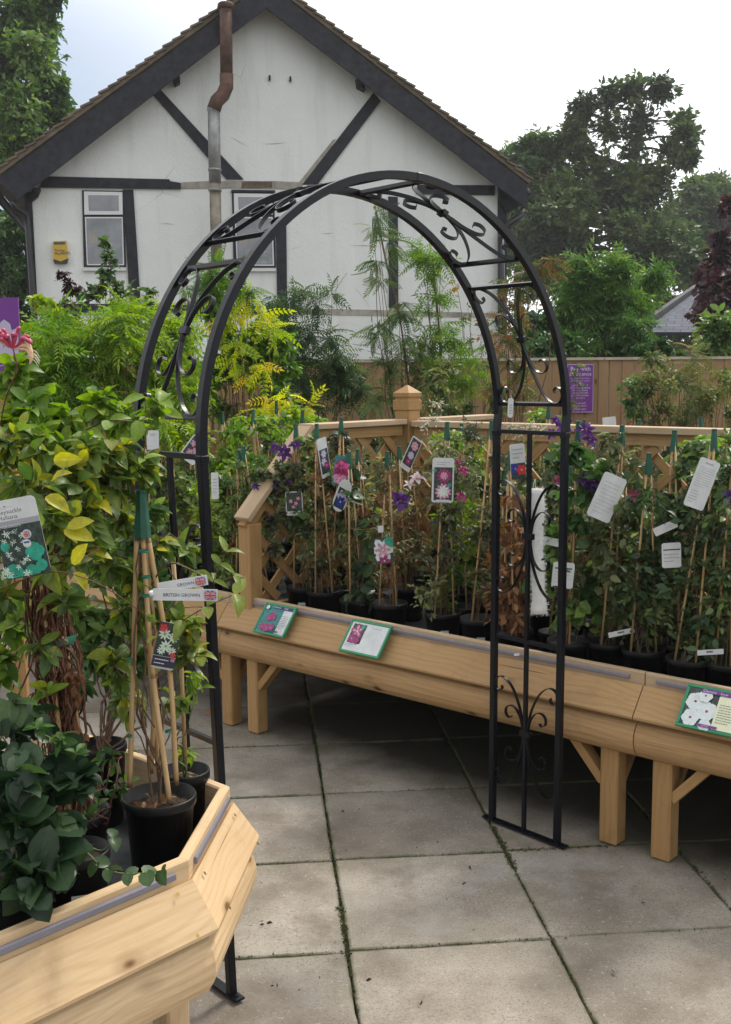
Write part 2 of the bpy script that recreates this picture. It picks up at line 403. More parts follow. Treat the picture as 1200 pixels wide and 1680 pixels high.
def slabmat():
    m, t, b = newmat('concrete_paving'); g = N(t, 'ShaderNodeTexCoord').outputs['Object']; r = attr(t, 'rnd')
    a = noise(t, g, 2.3, 6, .6); f = noise(t, g, 120, 4, .7); s = noise(t, mapping(t, g, (1, 1, 1), (4, 9, 0)), 5, 5, .6)
    col = ramp(t, a, [(.30, (.175, .152, .125)), (.5, (.295, .265, .225)), (.70, (.415, .38, .33))])
    col = mixc(t, 1.0, col, ramp(t, r, [(0, (.78, .77, .76)), (1, (1.12, 1.11, 1.09))]), 'MULTIPLY')
    col = mixc(t, ramp(t, f, [(.53, (0, 0, 0)), (.66, (.62, .62, .62))]), col, (.12, .095, .075))
    col = mixc(t, ramp(t, noise(t, mapping(t, g, (1, 1, 1), (1, 5, 0)), 70, 3, .7), [(.60, (0, 0, 0)), (.70, (.55, .55, .55))]), col, (.50, .48, .44))
    col = mixc(t, ramp(t, s, [(.50, (0, 0, 0)), (.72, (.75, .75, .75))]), col, (.17, .14, .108))
    pk = noise(t, mapping(t, g, (1, 1, 1), (14, 2, 0)), 1.6, 4, .6)
    col = mixc(t, ramp(t, pk, [(.56, (0, 0, 0)), (.72, (.45, .45, .45))]), col, (.47, .47, .47))
    ds = N(t, 'ShaderNodeMath', operation='MULTIPLY_ADD'); ds.use_clamp = True; t.links.new(attr(t, 'shade_algae'), ds.inputs[0]); ds.inputs[1].default_value = 1.5
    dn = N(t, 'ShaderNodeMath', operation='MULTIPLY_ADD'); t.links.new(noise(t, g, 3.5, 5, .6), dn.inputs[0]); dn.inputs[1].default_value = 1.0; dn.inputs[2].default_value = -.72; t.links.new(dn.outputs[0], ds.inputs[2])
    col = mixc(t, ramp(t, ds.outputs[0], [(0, (0, 0, 0)), (1, (.95, .95, .95))]), col, (.034, .032, .022))  # under-bench shade painted into the slab colour, with a tint of algae
    sp = ramp(t, noise(t, mapping(t, g, (1, 1, 1), (3, 3, 3)), 260, 3, .8), [(.4, (.80, .79, .78)), (.62, (1.12, 1.12, 1.12))]); col = mixc(t, .8, col, sp, 'MULTIPLY')
    e = attr(t, 'edge')
    eg = N(t, 'ShaderNodeMath', operation='MULTIPLY'); t.links.new(e, eg.inputs[0]); t.links.new(ramp(t, noise(t, g, 9, 4), [(.35, (0, 0, 0)), (.65, (1, 1, 1))]), eg.inputs[1])
    col = mixc(t, eg.outputs[0], col, (.11, .115, .06))
    t.links.new(col, b.inputs['Base Color']); b.inputs['Roughness'].default_value = .88; b.inputs['Specular IOR Level'].default_value = .25
    bump(t, b, f, .35, .004); return m
M['slab'] = slabmat()
M['ground'] = plain('dark_earth', (.045, .038, .028), .95, var=.5, vs=10, bmp=.5)
# foliage palettes (real-world leaf colours)
L = {}
L['honey'] = leafmat('honeysuckle_leaf', [(0.0607, 0.1148, 0.0297), (0.1013, 0.1688, 0.0405), (0.135, 0.216, 0.0473), (0.2295, 0.2835, 0.054), (0.459, 0.432, 0.0405)], .42, spot=(.30, .27, .05))
L['lime'] = leafmat('lime_leaf', [(0.099, 0.187, 0.033), (0.154, 0.264, 0.0385), (0.22, 0.33, 0.0495), (0.33, 0.396, 0.055)], .45)
L['hydr'] = leafmat('dark_hydrangea_leaf', [(.016, .036, .018), (.023, .050, .024), (.034, .070, .03), (.07, .13, .04)], .22, .38)
L['wist'] = leafmat('wisteria_leaf', [(0.066, 0.143, 0.0242), (0.11, 0.22, 0.033), (0.165, 0.297, 0.044), (0.264, 0.374, 0.0495)], .45)
L['gold'] = leafmat('golden_leaf', [(.30, .42, .03), (.44, .52, .03), (.58, .60, .035), (.72, .62, .04), (.72, .52, .03)], .5)
L['fern'] = leafmat('dark_pinnate_leaf', [(0.0405, 0.0878, 0.0405), (0.0607, 0.1215, 0.0473), (0.0945, 0.162, 0.054), (0.162, 0.2295, 0.0675)], .35)
L['mid'] = leafmat('mid_green_leaf', [(0.045, 0.105, 0.033), (0.075, 0.15, 0.045), (0.12, 0.21, 0.06), (0.195, 0.285, 0.075)], .38)
L['clem'] = leafmat('clematis_leaf', [(.05, .065, .042), (.075, .10, .05), (.11, .14, .065), (.16, .19, .09), (.25, .27, .13)], .35, .36)
L['clemdark'] = leafmat('dark_clematis_leaf', [(.03, .06, .03), (.05, .095, .042), (.08, .14, .055), (.15, .22, .07)], .34, .35)
L['mixed'] = leafmat('tired_clematis_leaf', [(.20, .10, .05), (.09, .11, .055), (.12, .15, .065), (.17, .20, .08), (.34, .30, .14)], .38, .45)
L['brown'] = leafmat('dead_leaf', [(0.11, 0.044, 0.022), (0.187, 0.0825, 0.0385), (0.308, 0.165, 0.077), (0.396, 0.242, 0.121)], .25, .7)
L['bronze'] = leafmat('bronze_leaf', [(.07, .10, .03), (.10, .14, .04), (.14, .15, .05), (.22, .14, .04), (.42, .15, .05)], .4)
L['ivy'] = leafmat('trailing_leaf', [(0.075, 0.125, 0.0438), (0.1125, 0.175, 0.0562), (0.175, 0.2375, 0.075), (0.25, 0.3, 0.1125)], .4)
L['oak'] = leafmat('oak_leaf', [(.030, .060, .022), (.045, .085, .028), (.066, .112, .034), (.10, .15, .04)], .3, .55)
L['syc'] = leafmat('sycamore_leaf', [(0.0378, 0.0878, 0.0243), (0.0607, 0.1283, 0.0324), (0.1013, 0.189, 0.0432), (0.162, 0.2565, 0.0607)], .38, .5)
L['ash'] = leafmat('young_ash_leaf', [(0.05, 0.12, 0.03), (0.08, 0.17, 0.04), (0.12, 0.23, 0.055), (0.18, 0.29, 0.07)], .42, .5)
L['hedge'] = leafmat('hedge_leaf', [(0.025, 0.075, 0.025), (0.0438, 0.1063, 0.0325), (0.0688, 0.1438, 0.0425), (0.1, 0.1875, 0.05)], .3, .5)
L['copper'] = leafmat('copper_leaf', [(0.024, 0.0096, 0.0168), (0.042, 0.0144, 0.024), (0.066, 0.024, 0.0336), (0.096, 0.036, 0.036)], .25, .45)
L['darkred'] = leafmat('dark_purple_leaf', [(0.036, 0.018, 0.024), (0.06, 0.03, 0.036), (0.072, 0.06, 0.036)], .3, .5)
L['fencebush'] = leafmat('olive_leaf', [(0.06, 0.096, 0.0336), (0.096, 0.138, 0.042), (0.156, 0.198, 0.06), (0.264, 0.264, 0.084)], .38, .5)
L['moss'] = leafmat('moss', [(.05, .045, .025), (.07, .09, .03), (.06, .05, .03), (.12, .17, .05)], .2, .8)
L['pur'] = leafmat('purple_petal', [(.05, .018, .11), (.09, .03, .18), (.14, .06, .24)], .35, .5)
L['mag'] = leafmat('magenta_petal', [(.20, .02, .09), (.32, .04, .15), (.40, .10, .22)], .35, .5)
L['palep'] = leafmat('pale_petal', [(.55, .42, .48), (.66, .55, .60), (.72, .68, .66)], .35, .5)
L['seed'] = leafmat('seedhead_fluff', [(.42, .38, .30), (.55, .50, .42), (.60, .56, .50)], .4, .8)

# ---------------------------------------------------------------- foliage toolkit
def T(v, f): return np.array(v, float), np.array(f, int)
TP = {}
TP['small'] = T([(0, 0, 0), (.45, .27, .07), (1, 0, -.06), (.45, -.27, .07)], [(0, 3, 2), (0, 2, 1)])
TP['slim'] = T([(0, 0, 0), (.45, .15, .04), (1, 0, -.1), (.45, -.15, .04)], [(0, 3, 2), (0, 2, 1)])
def ovate(w, fold=.10, curl=-.18, wide=.42):
    m = [(0, 0, 0), (.33, 0, -.01), (.62, 0, curl*.22), (.84, 0, curl*.6), (1, 0, curl)]
    l = [(.10, w*.55, fold*.5), (wide-.06, w, fold), (.62, w*.90, fold*.8+curl*.2), (.84, w*.50, fold*.3+curl*.55)]
    v = m+l+[(x, -y, z) for x, y, z in l]; f = []
    for o, k in ((5, 0), (9, 1)):
        q = [(0, 1, o), (o, 1, o+1), (1, 2, o+1), (o+1, 2, o+2), (2, 3, o+2), (o+2, 3, o+3), (3, 4, o+3)]
        f += [a if k == 0 else (a[0], a[2], a[1]) for a in q]
    return T(v, f)
TP['ovate'] = ovate(.27); TP['round'] = ovate(.42, .10, -.14, .42); TP['lance'] = ovate(.18, .06, -.25)
TP['heart'] = T([(0, 0, 0), (.33, 0, .0), (.68, 0, -.04), (1.0, 0, -.13), (-.10, .22, .06), (.10, .42, .10), (.45, .47, .10), (.80, .30, .02),
                 (-.10, -.22, .06), (.10, -.42, .10), (.45, -.47, .10), (.80, -.30, .02)],
                [(0, 5, 4), (0, 1, 5), (1, 6, 5), (1, 2, 6), (2, 7, 6), (2, 3, 7), (0, 8, 9), (0, 9, 1), (1, 9, 10), (1, 10, 2), (2, 10, 11), (2, 11, 3)])
TP['curl'] = T([(0, 0, 0), (.3, .16, .12), (.35, -.12, -.05), (.62, .10, .20), (.66, -.16, .02), (1, .05, .02)], [(0, 2, 1), (1, 2, 3), (2, 4, 3), (3, 4, 5)])
def pinnate(n, w, ll, droop=.25, tip=True):
    v, f = [], []
    def leaflet(p, d, s):
        b = len(v); d = np.array(d, float); d /= np.linalg.norm(d); sd = np.array([-d[1], d[0], 0]); p = np.array(p, float)
        v.extend([p, p+d*s*.45+sd*s*w+(0, 0, .02), p+d*s+(0, 0, -.16*s), p+d*s*.45-sd*s*w+(0, 0, .02)]); f.extend([(b, b+3, b+2), (b, b+2, b+1)])
    for i in range(n):
        x = .18+.74*i/(n-1); z = -droop*x*x; s = ll*(1-.5*abs(x-.45))
        for sg in (1, -1): leaflet((x, 0, z), (.5, sg, -.25), s)
    if tip: leaflet((.95, 0, -droop*.9), (1, 0, -.4), ll)
    b = len(v); v.extend([(0, .006, 0), (0, -.006, 0), (.5, .005, -droop*.25), (.5, -.005, -droop*.25), (.97, 0, -droop*.93)])
    f.extend([(b, b+1, b+2), (b+1, b+3, b+2), (b+2, b+3, b+4)])
    return T([tuple(x) for x in v], f)
TP['pinn'] = pinnate(6, .17, .26); TP['robinia'] = pinnate(6, .27, .24, .35); TP['fine'] = pinnate(10, .16, .20, .35); TP['ash'] = pinnate(4, .18, .36, .3)
TP['tri'] = None
def tri():
    v, f = [], []
    tv, tf = TP['ovate']
    for a in (0, 65, -65):
        c, s = math.cos(R(a)), math.sin(R(a)); b = len(v)
        for x, y, z in tv:
            x2 = (x*.7+.25) if a == 0 else x*.6+.0; X, Y = (x2*c-y*.7*s, x2*s+y*.7*c); v.append((X+.2, Y, z*.7))
        f += [tuple(b+i for i in q) for q in tf]
    return T(v, f)
TP['tri'] = tri()

class Fol:
    def __init__(s): s.v = []; s.f = []; s.r = []; s.n = 0; s.lu = []; s.tv = []; s.tf = []; s.tn = 0
    def leaves(s, tp, pos, dr, up, size, rnd=None):
        tv, tf = TP[tp]; n = len(pos)
        if n == 0: return
        x = nrm(dr); z = nrm(up-x*np.sum(up*x, 1, keepdims=True)); y = np.cross(z, x)
        size = np.broadcast_to(np.asarray(size, float), (n,))[:, None, None]
        yw = rng.uniform(.82, 1.15, (n, 1, 1)); zc = rng.uniform(.3, 2.2, (n, 1, 1))
        P = pos[:, None, :]+size*(tv[None, :, 0:1]*x[:, None]+yw*tv[None, :, 1:2]*y[:, None]+zc*tv[None, :, 2:3]*z[:, None])
        k = len(tv); s.v.append(P.reshape(-1, 3)); s.f.append((tf[None]+(s.n+np.arange(n)*k)[:, None, None]).reshape(-1, 3))
        if rnd is None: rnd = rng.random(n)
        ly = np.abs(tv[:, 1]); mx_ = np.array([max(.05, ly.max()*math.sin(math.pi*min(.97, max(.06, x_)))**.5) for x_ in tv[:, 0]]); s.lu.append(np.tile(np.stack([tv[:, 0], np.clip(ly/mx_, 0, 1), 0*ly], 1), (n, 1)))
        s.r.append(np.repeat(np.clip(rnd+rng.normal(0, .02, n), 0, 1), k)); s.n += n*k
    def twigs(s, pts, rad):
        """pts (n,m,3) polylines, rad (m,)"""
        n, m, _ = pts.shape; t = nrm(np.gradient(pts, axis=1)); ref = np.array([.3, .2, .93]); a = nrm(np.cross(t, ref)+1e-6); b = np.cross(t, a)
        ang = np.arange(3)*2*math.pi/3; rad = np.broadcast_to(np.asarray(rad, float), (n, m))
        ring = pts[:, :, None]+rad[:, :, None, None]*(a[:, :, None]*np.cos(ang)[None, None, :, None]+b[:, :, None]*np.sin(ang)[None, None, :, None])
        idx = s.tn+np.arange(n*m*3).reshape(n, m, 3); nx = np.roll(idx, -1, 2)
        A, B, Cc, D = idx[:, :-1], nx[:, :-1], nx[:, 1:], idx[:, 1:]
        s.tf.append(np.stack([A, B, Cc, D], -1).reshape(-1, 4)); s.tv.append(ring.reshape(-1, 3)); s.tn += n*m*3
    def build(s, parent, leafm, stemm=None, lname='foliage', sname='stems', smooth=False):
        o = None
        if s.n: o = mk(lname, np.concatenate(s.v), np.concatenate(s.f), leafm, parent, smooth, attrs={'rnd': np.concatenate(s.r), 'lu': np.concatenate(s.lu)})
        if s.tn and stemm is not None: mk(sname, np.concatenate(s.tv), np.concatenate(s.tf), stemm, parent, True)
        return o
def rdir(n):
    return nrm(rng.normal(0, 1, (n, 3)))
def bez(a, m, b, t):
    t = np.asarray(t)[..., None]; return (1-t)**2*a+2*t*(1-t)*m+t*t*b
def blob(f, c, r, tw, lpt, tp, size, droop=.2, upb=.6, rz=None, tr=.0012, rmean=None, rsd=.22, start=.25, out=.6, tiprnd=0):
    """a spray of twigs inside an ellipsoid, leaves set along every twig"""
    c = np.asarray(c, float); rz = rz or r; sc = np.array([r, r, rz])
    S = c+rdir(tw)*rng.random((tw, 1))*start*sc; d = rdir(tw); d[:, 2] += .15
    E = c+nrm(d)*(rng.random((tw, 1))**.45)*sc
    Mi = (S+E)/2+np.array([0, 0, 1])*r*.18+rng.normal(0, .08, (tw, 3))*r; E[:, 2] -= droop*r*.5
    tt = np.linspace(0, 1, 4)[None].repeat(tw, 0)
    f.twigs(bez(S[:, None], Mi[:, None], E[:, None], tt), np.linspace(tr, tr*.5, 4)[None])
    t = (np.linspace(.12, 1, lpt)[None]+rng.normal(0, .03, (tw, lpt))).clip(0, 1)
    P = bez(S[:, None], Mi[:, None], E[:, None], t); tg = nrm(np.broadcast_to((E-S)[:, None], P.shape)+1e-6)
    side = nrm(np.cross(tg, np.array([0, 0, 1.])+rng.normal(0, .4, P.shape))); alt = np.where(np.arange(lpt) % 2 == 0, 1, -1)[None, :, None]
    D = tg*.55+side*alt*1.0+nrm(P-c)*out*.5+rng.normal(0, .3, P.shape); D[..., 2] -= droop
    D[:, -1] = tg[:, -1]+rng.normal(0, .2, (tw, 3))
    U = np.array([0, 0, 1.])*upb+rng.normal(0, .42, P.shape)+nrm(P-c)*.35
    n = tw*lpt; base = rng.random() if rmean is None else rmean
    rn = (base+rng.normal(0, rsd, (tw, 1))+rng.normal(0, rsd*.6, (tw, lpt))+tiprnd*(t-.5)).clip(0, 1)
    f.leaves(tp, P.reshape(-1, 3), D.reshape(-1, 3), U.reshape(-1, 3), size*rng.uniform(.42, 1.32, n)*np.where(t.ravel() > .93, .75, 1), rn.ravel())
def wander(a, b, n=9, amp=.02, bend=None):
    a = np.asarray(a, float); b = np.asarray(b, float); t = np.linspace(0, 1, n)[:, None]
    p = a*(1-t)+b*t; w = np.cumsum(rng.normal(0, amp, (n, 3)), 0); w = w-w[0]-(w[-1]-w[0])*t*.7
    if bend is not None: p = p+np.asarray(bend)*(4*t*(1-t))
    return p+w*np.sin(math.pi*t)**.5
# ---------------------------------------------------------------- ground, paving
K1 = V3(-.368, 2.107, 0); K2 = V3(-.333, 2.499, 0); outH = nrm(V3(.392, -.035, 0))
ub = V3(.743, -.669, 0); vb = V3(.669, .743, 0); C0 = V3(-.51, 4.925, 0); SC = 1.04; DZ = -.039
def bp(u, v, z=0.0): return C0+ub*u*SC+vb*v*SC+np.array([0, 0, z])
def zm(z): return H-(H-z)*SC
b = MB(); b.poly([(-400, -60, -.035), (400, -60, -.035), (400, 600, -.035), (-400, 600, -.035)])
o = b.build('ground', M['ground']); tag(o, kind='structure')
gy = .096; ge = V3(math.cos(gy), math.sin(gy), 0); gn = V3(-math.sin(gy), math.cos(gy), 0); G0 = V3(-.061, 2.963, 0)
v, f, rn, ed, dm = [], [], [], [], []
def shade_algae(p):  # mask for painted shade and algae, rising inwards beneath the benches
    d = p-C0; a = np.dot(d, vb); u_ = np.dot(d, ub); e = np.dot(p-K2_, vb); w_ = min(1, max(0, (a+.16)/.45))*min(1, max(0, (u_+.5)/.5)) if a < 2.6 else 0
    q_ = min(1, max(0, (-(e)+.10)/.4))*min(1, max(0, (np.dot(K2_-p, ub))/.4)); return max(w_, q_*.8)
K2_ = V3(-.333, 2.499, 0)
for i in range(-14, 14):
    for j in range(-5, 15):
        off = .0 if i < 1 else .012
        cx = (i+.5)*.6+random.uniform(-.003, .003); cy = (j+.5)*.6+off+random.uniform(-.004, .004)
        hw = .2975+random.uniform(-.002, .001); tilt = (random.uniform(-.004, .004), random.uniform(-.004, .004)); dz = random.uniform(-.004, 0); rot = random.uniform(-.006, .006)
        base = len(v); r = random.random()
        K = 12; rings = [(1.0, -.03), (1.0, -.006), (.990, -.0008), (.96, 0), (0.6, 0), (0.001, 0)]
        for q, (sc, z) in enumerate(rings):
            for k in range(4*K):
                sd_, t = divmod(k, K); t = -1+2*t/K
                x, y = [(t, -1), (1, t), (-t, 1), (-1, -t)][sd_]
                jt = (math.sin(k*1.7+i*3.1+j*5.3)*.4+random.uniform(-1, 1))*.0022 if q in (1, 2) else 0
                x *= hw*sc+jt; y *= hw*sc+jt; X = cx+x*math.cos(rot)-y*math.sin(rot); Y = cy+y*math.cos(rot)+x*math.sin(rot)
                v.append(G0+ge*X+gn*Y+np.array([0, 0, z+dz+tilt[0]*x+tilt[1]*y])); rn.append(r); dm.append(shade_algae(v[-1])); ed.append([1, 1, .9, .12, 0, 0][q])
        for q in range(len(rings)-1):
            for k in range(4*K): f.append([base+q*4*K+k, base+q*4*K+(k+1) % (4*K), base+(q+1)*4*K+(k+1) % (4*K), base+(q+1)*4*K+k])
o = mk('paving', v, np.array(f), M['slab'], None, False, attrs={'rnd': rn, 'edge': ed, 'shade_algae': dm}); tag(o, kind='structure')
# moss and weeds in the joints, crumbs on the slabs
f_ = Fol()
def joint(p0, p1, dens, sz=.010, spread=.007):
    p0, p1 = G0+ge*p0[0]*.6+gn*p0[1]*.6, G0+ge*p1[0]*.6+gn*p1[1]*.6
    n = int(np.linalg.norm(p1-p0)*dens); t = rng.random(n)[:, None]; cl = .5+.5*np.sin(t*23+p0[0]*9)*np.sin(t*7+1)
    keep = rng.random((n, 1)) < cl+.15; P = p0*(1-t)+p1*t+rng.normal(0, spread, (n, 3))*cl; P[:, 2] = rng.uniform(-.012, -.001, n)
    P = P[keep[:, 0]]; n = len(P); D = rdir(n); D[:, 2] = abs(D[:, 2])+.3
    f_.leaves('small', P, D, rdir(n), sz*rng.uniform(.5, 1.5, n), rng.random(n))
joint((0, 5), (0, -1.2), 620, .007, .006); joint((1, 4), (1, -1.2), 620, .007, .006); joint((2, 1.5), (2, -1), 900)
for jj in range(-1, 4): joint((-1, jj), (3, jj), 380, .007, .004)
joint((1, 1), (1.6, 1.0), 1500, .009, .008); joint((0, -.05), (0, .45), 1500, .010, .007); joint((1, .75), (1, 1.35), 1600, .010, .010)
o = f_.build(None, L['moss'], lname='moss'); tag(o, 'green moss and small weeds growing in the joints between the paving slabs', 'moss', kind='stuff')
f_ = Fol(); n = 420; P = np.stack([rng.uniform(-1.3, 2.6, n), rng.uniform(2.0, 5.2, n), np.full(n, .003)], 1); 
Q_ = np.array([atz(x, y, .004) for x, y in ((437, 1515), (426, 1518), (455, 1620), (735, 1478), (930, 1390), (905, 1455), (700, 1250), (560, 1330), (1010, 1600), (795, 1250), (820, 1255), (645, 1120), (690, 1650), (770, 1420), (1060, 1480), (600, 1610))]); P = np.vstack([P, Q_, Q_+rng.normal(0, .012, Q_.shape)*[1, 1, 0]])
nd_ = 260; ap = rng.random((nd_, 2)); D_ = K2-ub*.85*ap[:, :1]-vb*.95*ap[:, 1:]-outH*.04; D_[:, 2] = .531; P = np.vstack([P, D_]); m_ = len(P)-n; SZ = np.concatenate([rng.choice([.004, .006, .009, .02], n, p=[.45, .35, .17, .03]), rng.uniform(.012, .024, len(Q_)), rng.uniform(.005, .012, len(Q_)), rng.choice([.004, .007, .012, .022], nd_, p=[.4, .35, .2, .05])]); n = len(P)
D = rdir(n); D[:, 2] *= .25
f_.leaves('curl', P, D, np.tile([0, 0, 1.], (n, 1)), SZ, rng.random(n)*.5)
o = f_.build(None, plain('crumb', (.03, .022, .015), .9), lname='plant_debris'); tag(o, 'dark crumbs of soil and dry leaf scattered over the paving', 'debris', kind='stuff')
f_ = Fol(); p = atz(334, 1172, .012); f_.leaves('curl', p[None], V3(1, .3, .1)[None], V3(0, 0, 1)[None], .055, np.array([.9]))
o = f_.build(None, leafmat('orange_dead_leaf', [(.32, .13, .05), (.36, .16, .06)], .2, .6), lname='fallen_leaf'); tag(o, 'single orange dead leaf lying on the shaded slabs under the arch', 'leaf')

# ---------------------------------------------------------------- display benches
def rounded_log(out, ztop, zbot, n=9):
    r = (ztop-zbot)/2; cz = (ztop+zbot)/2; p = [(-.02, ztop)]
    for k in range(n+1):
        a = math.pi/2-math.pi*k/n; p.append((.005+out*math.cos(a)**.8 if math.cos(a) > 0 else .005, cz+r*math.sin(a)))
    p.append((-.02, zbot)); return p
def front_edge(root, P0, P1, outv, m0, m1, w, rail=(0, 1), lipm='pine_lip', dz=0.0, os=1.0):
    def zz_(pr): return [(o*os if o > .012 else o, z+dz) for o, z in pr]
    P0, P1 = np.asarray(P0, float), np.asarray(P1, float); L = np.linalg.norm(P1-P0); al = (P1-P0)/L
    MB().prism(zz_([(-.022, .50), (-.022, .672), (-.018, .676), (.0, .676), (.003, .672), (.003, .50)]), P0, P1, outv, m0, m1).build('lip', M[lipm], root)
    a, c = P0+al*L*rail[0], P0+al*L*rail[1]
    MB().prism(zz_([(.0035, .6460), (.0035, .661), (.008, .661), (.0105, .658), (.0112, .649), (.010, .6460)]), a, c, outv, 0, 0).build('price_rail', M['rail_plastic'], root)
    MB().prism(zz_([(.0045, .628), (.078, .528), (.086, .533), (.087, .540), (.0145, .634)]), P0, P1, outv, m0, m1).build('sloping_board', w, root)
    o = MB().prism(zz_(rounded_log(.072, .5235, .385)), P0, P1, outv, m0, m1).build('log_rail', w, root)
    for t, tt in ((.045, 0), (L-.045, 0), (.04, 1), (L-.04, 1)):
        oo, zz = ((.020, .620) if tt == 0 else (.072, .549))
        p = P0+al*t+np.array([outv[0], outv[1], 0])*(oo+.004)+np.array([0, 0, zz+.003+dz]); nn = nrm(V3(outv[0]*.8, outv[1]*.8, .6))
        s1 = nrm(np.cross(nn, al))
        MB().poly([p+(al*math.cos(k*math.pi/4)+s1*math.sin(k*math.pi/4))*.0045+nn*.001 for k in range(8)]).build('screw', M['brass'], root)
def post(root, x, y, ang, z0=.0, z1=.50, s=.070, m='pine_post', name='leg'):
    c, s_ = math.cos(ang), math.sin(ang)
    return MB().box((x, y, (z0+z1)/2), (c, s_, 0), (-s_, c, 0), (0, 0, 1), s, s, z1-z0, bev=.006).build(name, M[m], root)
UA = math.atan2(-.669, .743)
def bench_module(u0, u1, label, legs, vdep=2.2):
    root = empty('display_bench', bp((u0+u1)/2, vdep/2), label, 'bench')
    front_edge(root, bp(u0, 0), bp(u1, 0), -vb, 0, 0, M['pine'], (.02, .975), dz=DZ)
    MB().box(bp((u0+u1)/2, vdep/2, .467), ub, vb, (0, 0, 1), (u1-u0)*SC-.01, (vdep-.06)*SC, .03).build('deck', M['mat'], root)
    MB().box(bp((u0+u1)/2, vdep/2, .40), ub, vb, (0, 0, 1), (u1-u0)*SC-.05, .05, .10).build('bearer', M['pine_post'], root)
    if u1 > 0: MB().box(bp((u0+u1)/2, 1.25, .225), ub, vb, (0, 0, 1), (u1-u0)*SC-.01, .012, .45).build('added_shade_skirt', M['mat'], root)  # added black sheet, stops light from behind so the space below stays dark
    for k, uu in enumerate(legs):
        for vv in (.006, 1.1, 2.1):
            p = bp(uu, vv); post(root, p[0], p[1], UA, z1=.45)
            sg = 1 if k == 0 else -1
            MB().beam(bp(uu+sg*.030, vv+.0, .22), bp(uu+sg*.235, vv+.0, .455), .032, .050, up=vb).build('brace', M['pine_post'], root)
            MB().beam(bp(uu, vv+.030, .22), bp(uu, vv+.235, .455), .032, .050, up=ub).build('brace', M['pine_post'], root)
    return root
bench_module(-2.07, -.172, 'long timber display bench reaching back behind the left leg of the arch', (-2.0, -.182))
bench_module(-.168, 1.888, 'long timber display bench with two green framed signs on its sloping front', (-.008, 1.777))
bench_module(1.892, 3.9, 'timber display bench at the right edge carrying the white flower sign', (1.969, 3.8))
# near bench with chamfered corner
K1 = V3(-.368, 2.107, 0); K2 = V3(-.333, 2.499, 0)
LA, LC = 1.5, .95
A1 = K1-vb*LA; C1 = K2-ub*LC
outA = V3(.743, -.669, 0); outH = nrm(V3(.392, -.035, 0)); outC = vb.copy()
root = empty('display_bench', (-.9, 2.2, 0), 'pale new pine display bench with a cut corner in the near left', 'bench')
mA = math.tan(R(18.4)); mC = math.tan(R(26.5))
front_edge(root, A1, K1, outA, 0, mA, M['pine_new'], (.0, .975), 'pine_new', os=.76)
front_edge(root, K1, K2, outH, mA, mC, M['pine_new'], (.10, .93), 'pine_new', os=.76)
front_edge(root, K2, C1, outC, mC, 0, M['pine_new'], (.05, .97), 'pine_new', os=.76)
pts = [A1, K1, K2, C1, C1-vb*1.4-ub*.3, A1-ub*.9]
b = MB(); top = [p+V3(0, 0, .527)-outH*.02 for p in pts]; bot = [p+V3(0, 0, .497)-outH*.02 for p in pts]; n = len(pts)
b.add(top+bot, [list(range(n)), list(range(n, 2*n))[::-1]]+[[i, n+i, n+(i+1) % n, (i+1) % n] for i in range(n)]); b.build('deck', M['mat'], root)
for p, a in ((K1-vb*.17-outA*.06, UA), (K2-ub*.16-outC*.07, UA), (A1+vb*.1-outA*.07, UA), (C1+ub*.1-outC*.07, UA)): post(root, p[0], p[1], a, m='pine_new')

# ---------------------------------------------------------------- trellis screens
def lattice(mp, x0, x1, z0, z1, topf, off, pitch=.185, w=.042, t=.012):
    """crossed diagonal slats clipped to x0..x1, z0..top(x); mp maps (x,z,depth)"""
    b = MB()
    for sgn, dd in ((1, -.007), (-1, .007)):
        c = z0-(x1-x0)-1 if sgn > 0 else z0-1; k0 = -60
        for k in range(-60, 80):
            cc = k*pitch*1.0
            # line z = sgn*(x-x0)+cc ; clip
            pts = []
            ts = np.linspace(x0, x1, 161); zs = sgn*(ts-x0)+cc; ok = (zs >= z0) & (zs <= np.array([topf(q) for q in ts]))
            if ok.sum() < 6: continue
            i0, i1 = np.where(ok)[0][[0, -1]]
            if i1-i0+1 != ok.sum(): pass
            a, e = mp(ts[i0], zs[i0], dd), mp(ts[i1], zs[i1], dd); nv = nrm(mp(0, 0, 1)-mp(0, 0, 0))
            d = nrm(e-a); wv = np.cross(nv, d); b.box((a+e)/2, d, wv, nv, np.linalg.norm(e-a), w, t)
    return b
# end panel across the bench, with a ramped wing at each side
root = empty('trellis_screen', bp(-.05, 1.1, .48), 'timber trellis end panel with a ramped top and pointed post, left end of the bench', 'trellis')
ue = -.045; Z3, Z2, Z1 = zm(1.03), zm(1.418), zm(1.385)
def EM(x, z, d): return bp(ue+d, x, z)
def topE(x): return Z3+x*(Z1-Z3)/.36 if x < .36 else (Z1 if x < 1.84 else Z1-(x-1.84)*1.0)
lattice(EM, .04, 2.14, .60, 1.3, lambda x: topE(x)-.02, 0).build('lattice', M['pine_post'], root)
for vv, zt in ((.015, Z3-.025), (2.18, Z3-.03)): MB().box(bp(ue, vv, (.485+zt)/2), ub, vb, (0, 0, 1), .078, .078, zt-.485, bev=.004).build('post', M['pine_post'], root)
MB().box(bp(ue, 1.11, .98), ub, vb, (0, 0, 1), .098, .098, .98, bev=.004).build('post', M['pine_post'], root)
s = .054/SC
pz = [(s, 1.4705), (s, 1.52), (s*.86, 1.525), (s*.86, 1.535), (s, 1.54), (s, 1.56), (.004, 1.60)]
vs = [bp(ue+a*r, 1.11+c*r, z) for r, z in pz for a, c in ((-1, -1), (1, -1), (1, 1), (-1, 1))]
b = MB(); b.add(vs, [[i*4+k, i*4+(k+1) % 4, (i+1)*4+(k+1) % 4, (i+1)*4+k] for i in range(6) for k in range(4)]+[[24, 25, 26, 27]]); b.build('finial', M['pine_post'], root)
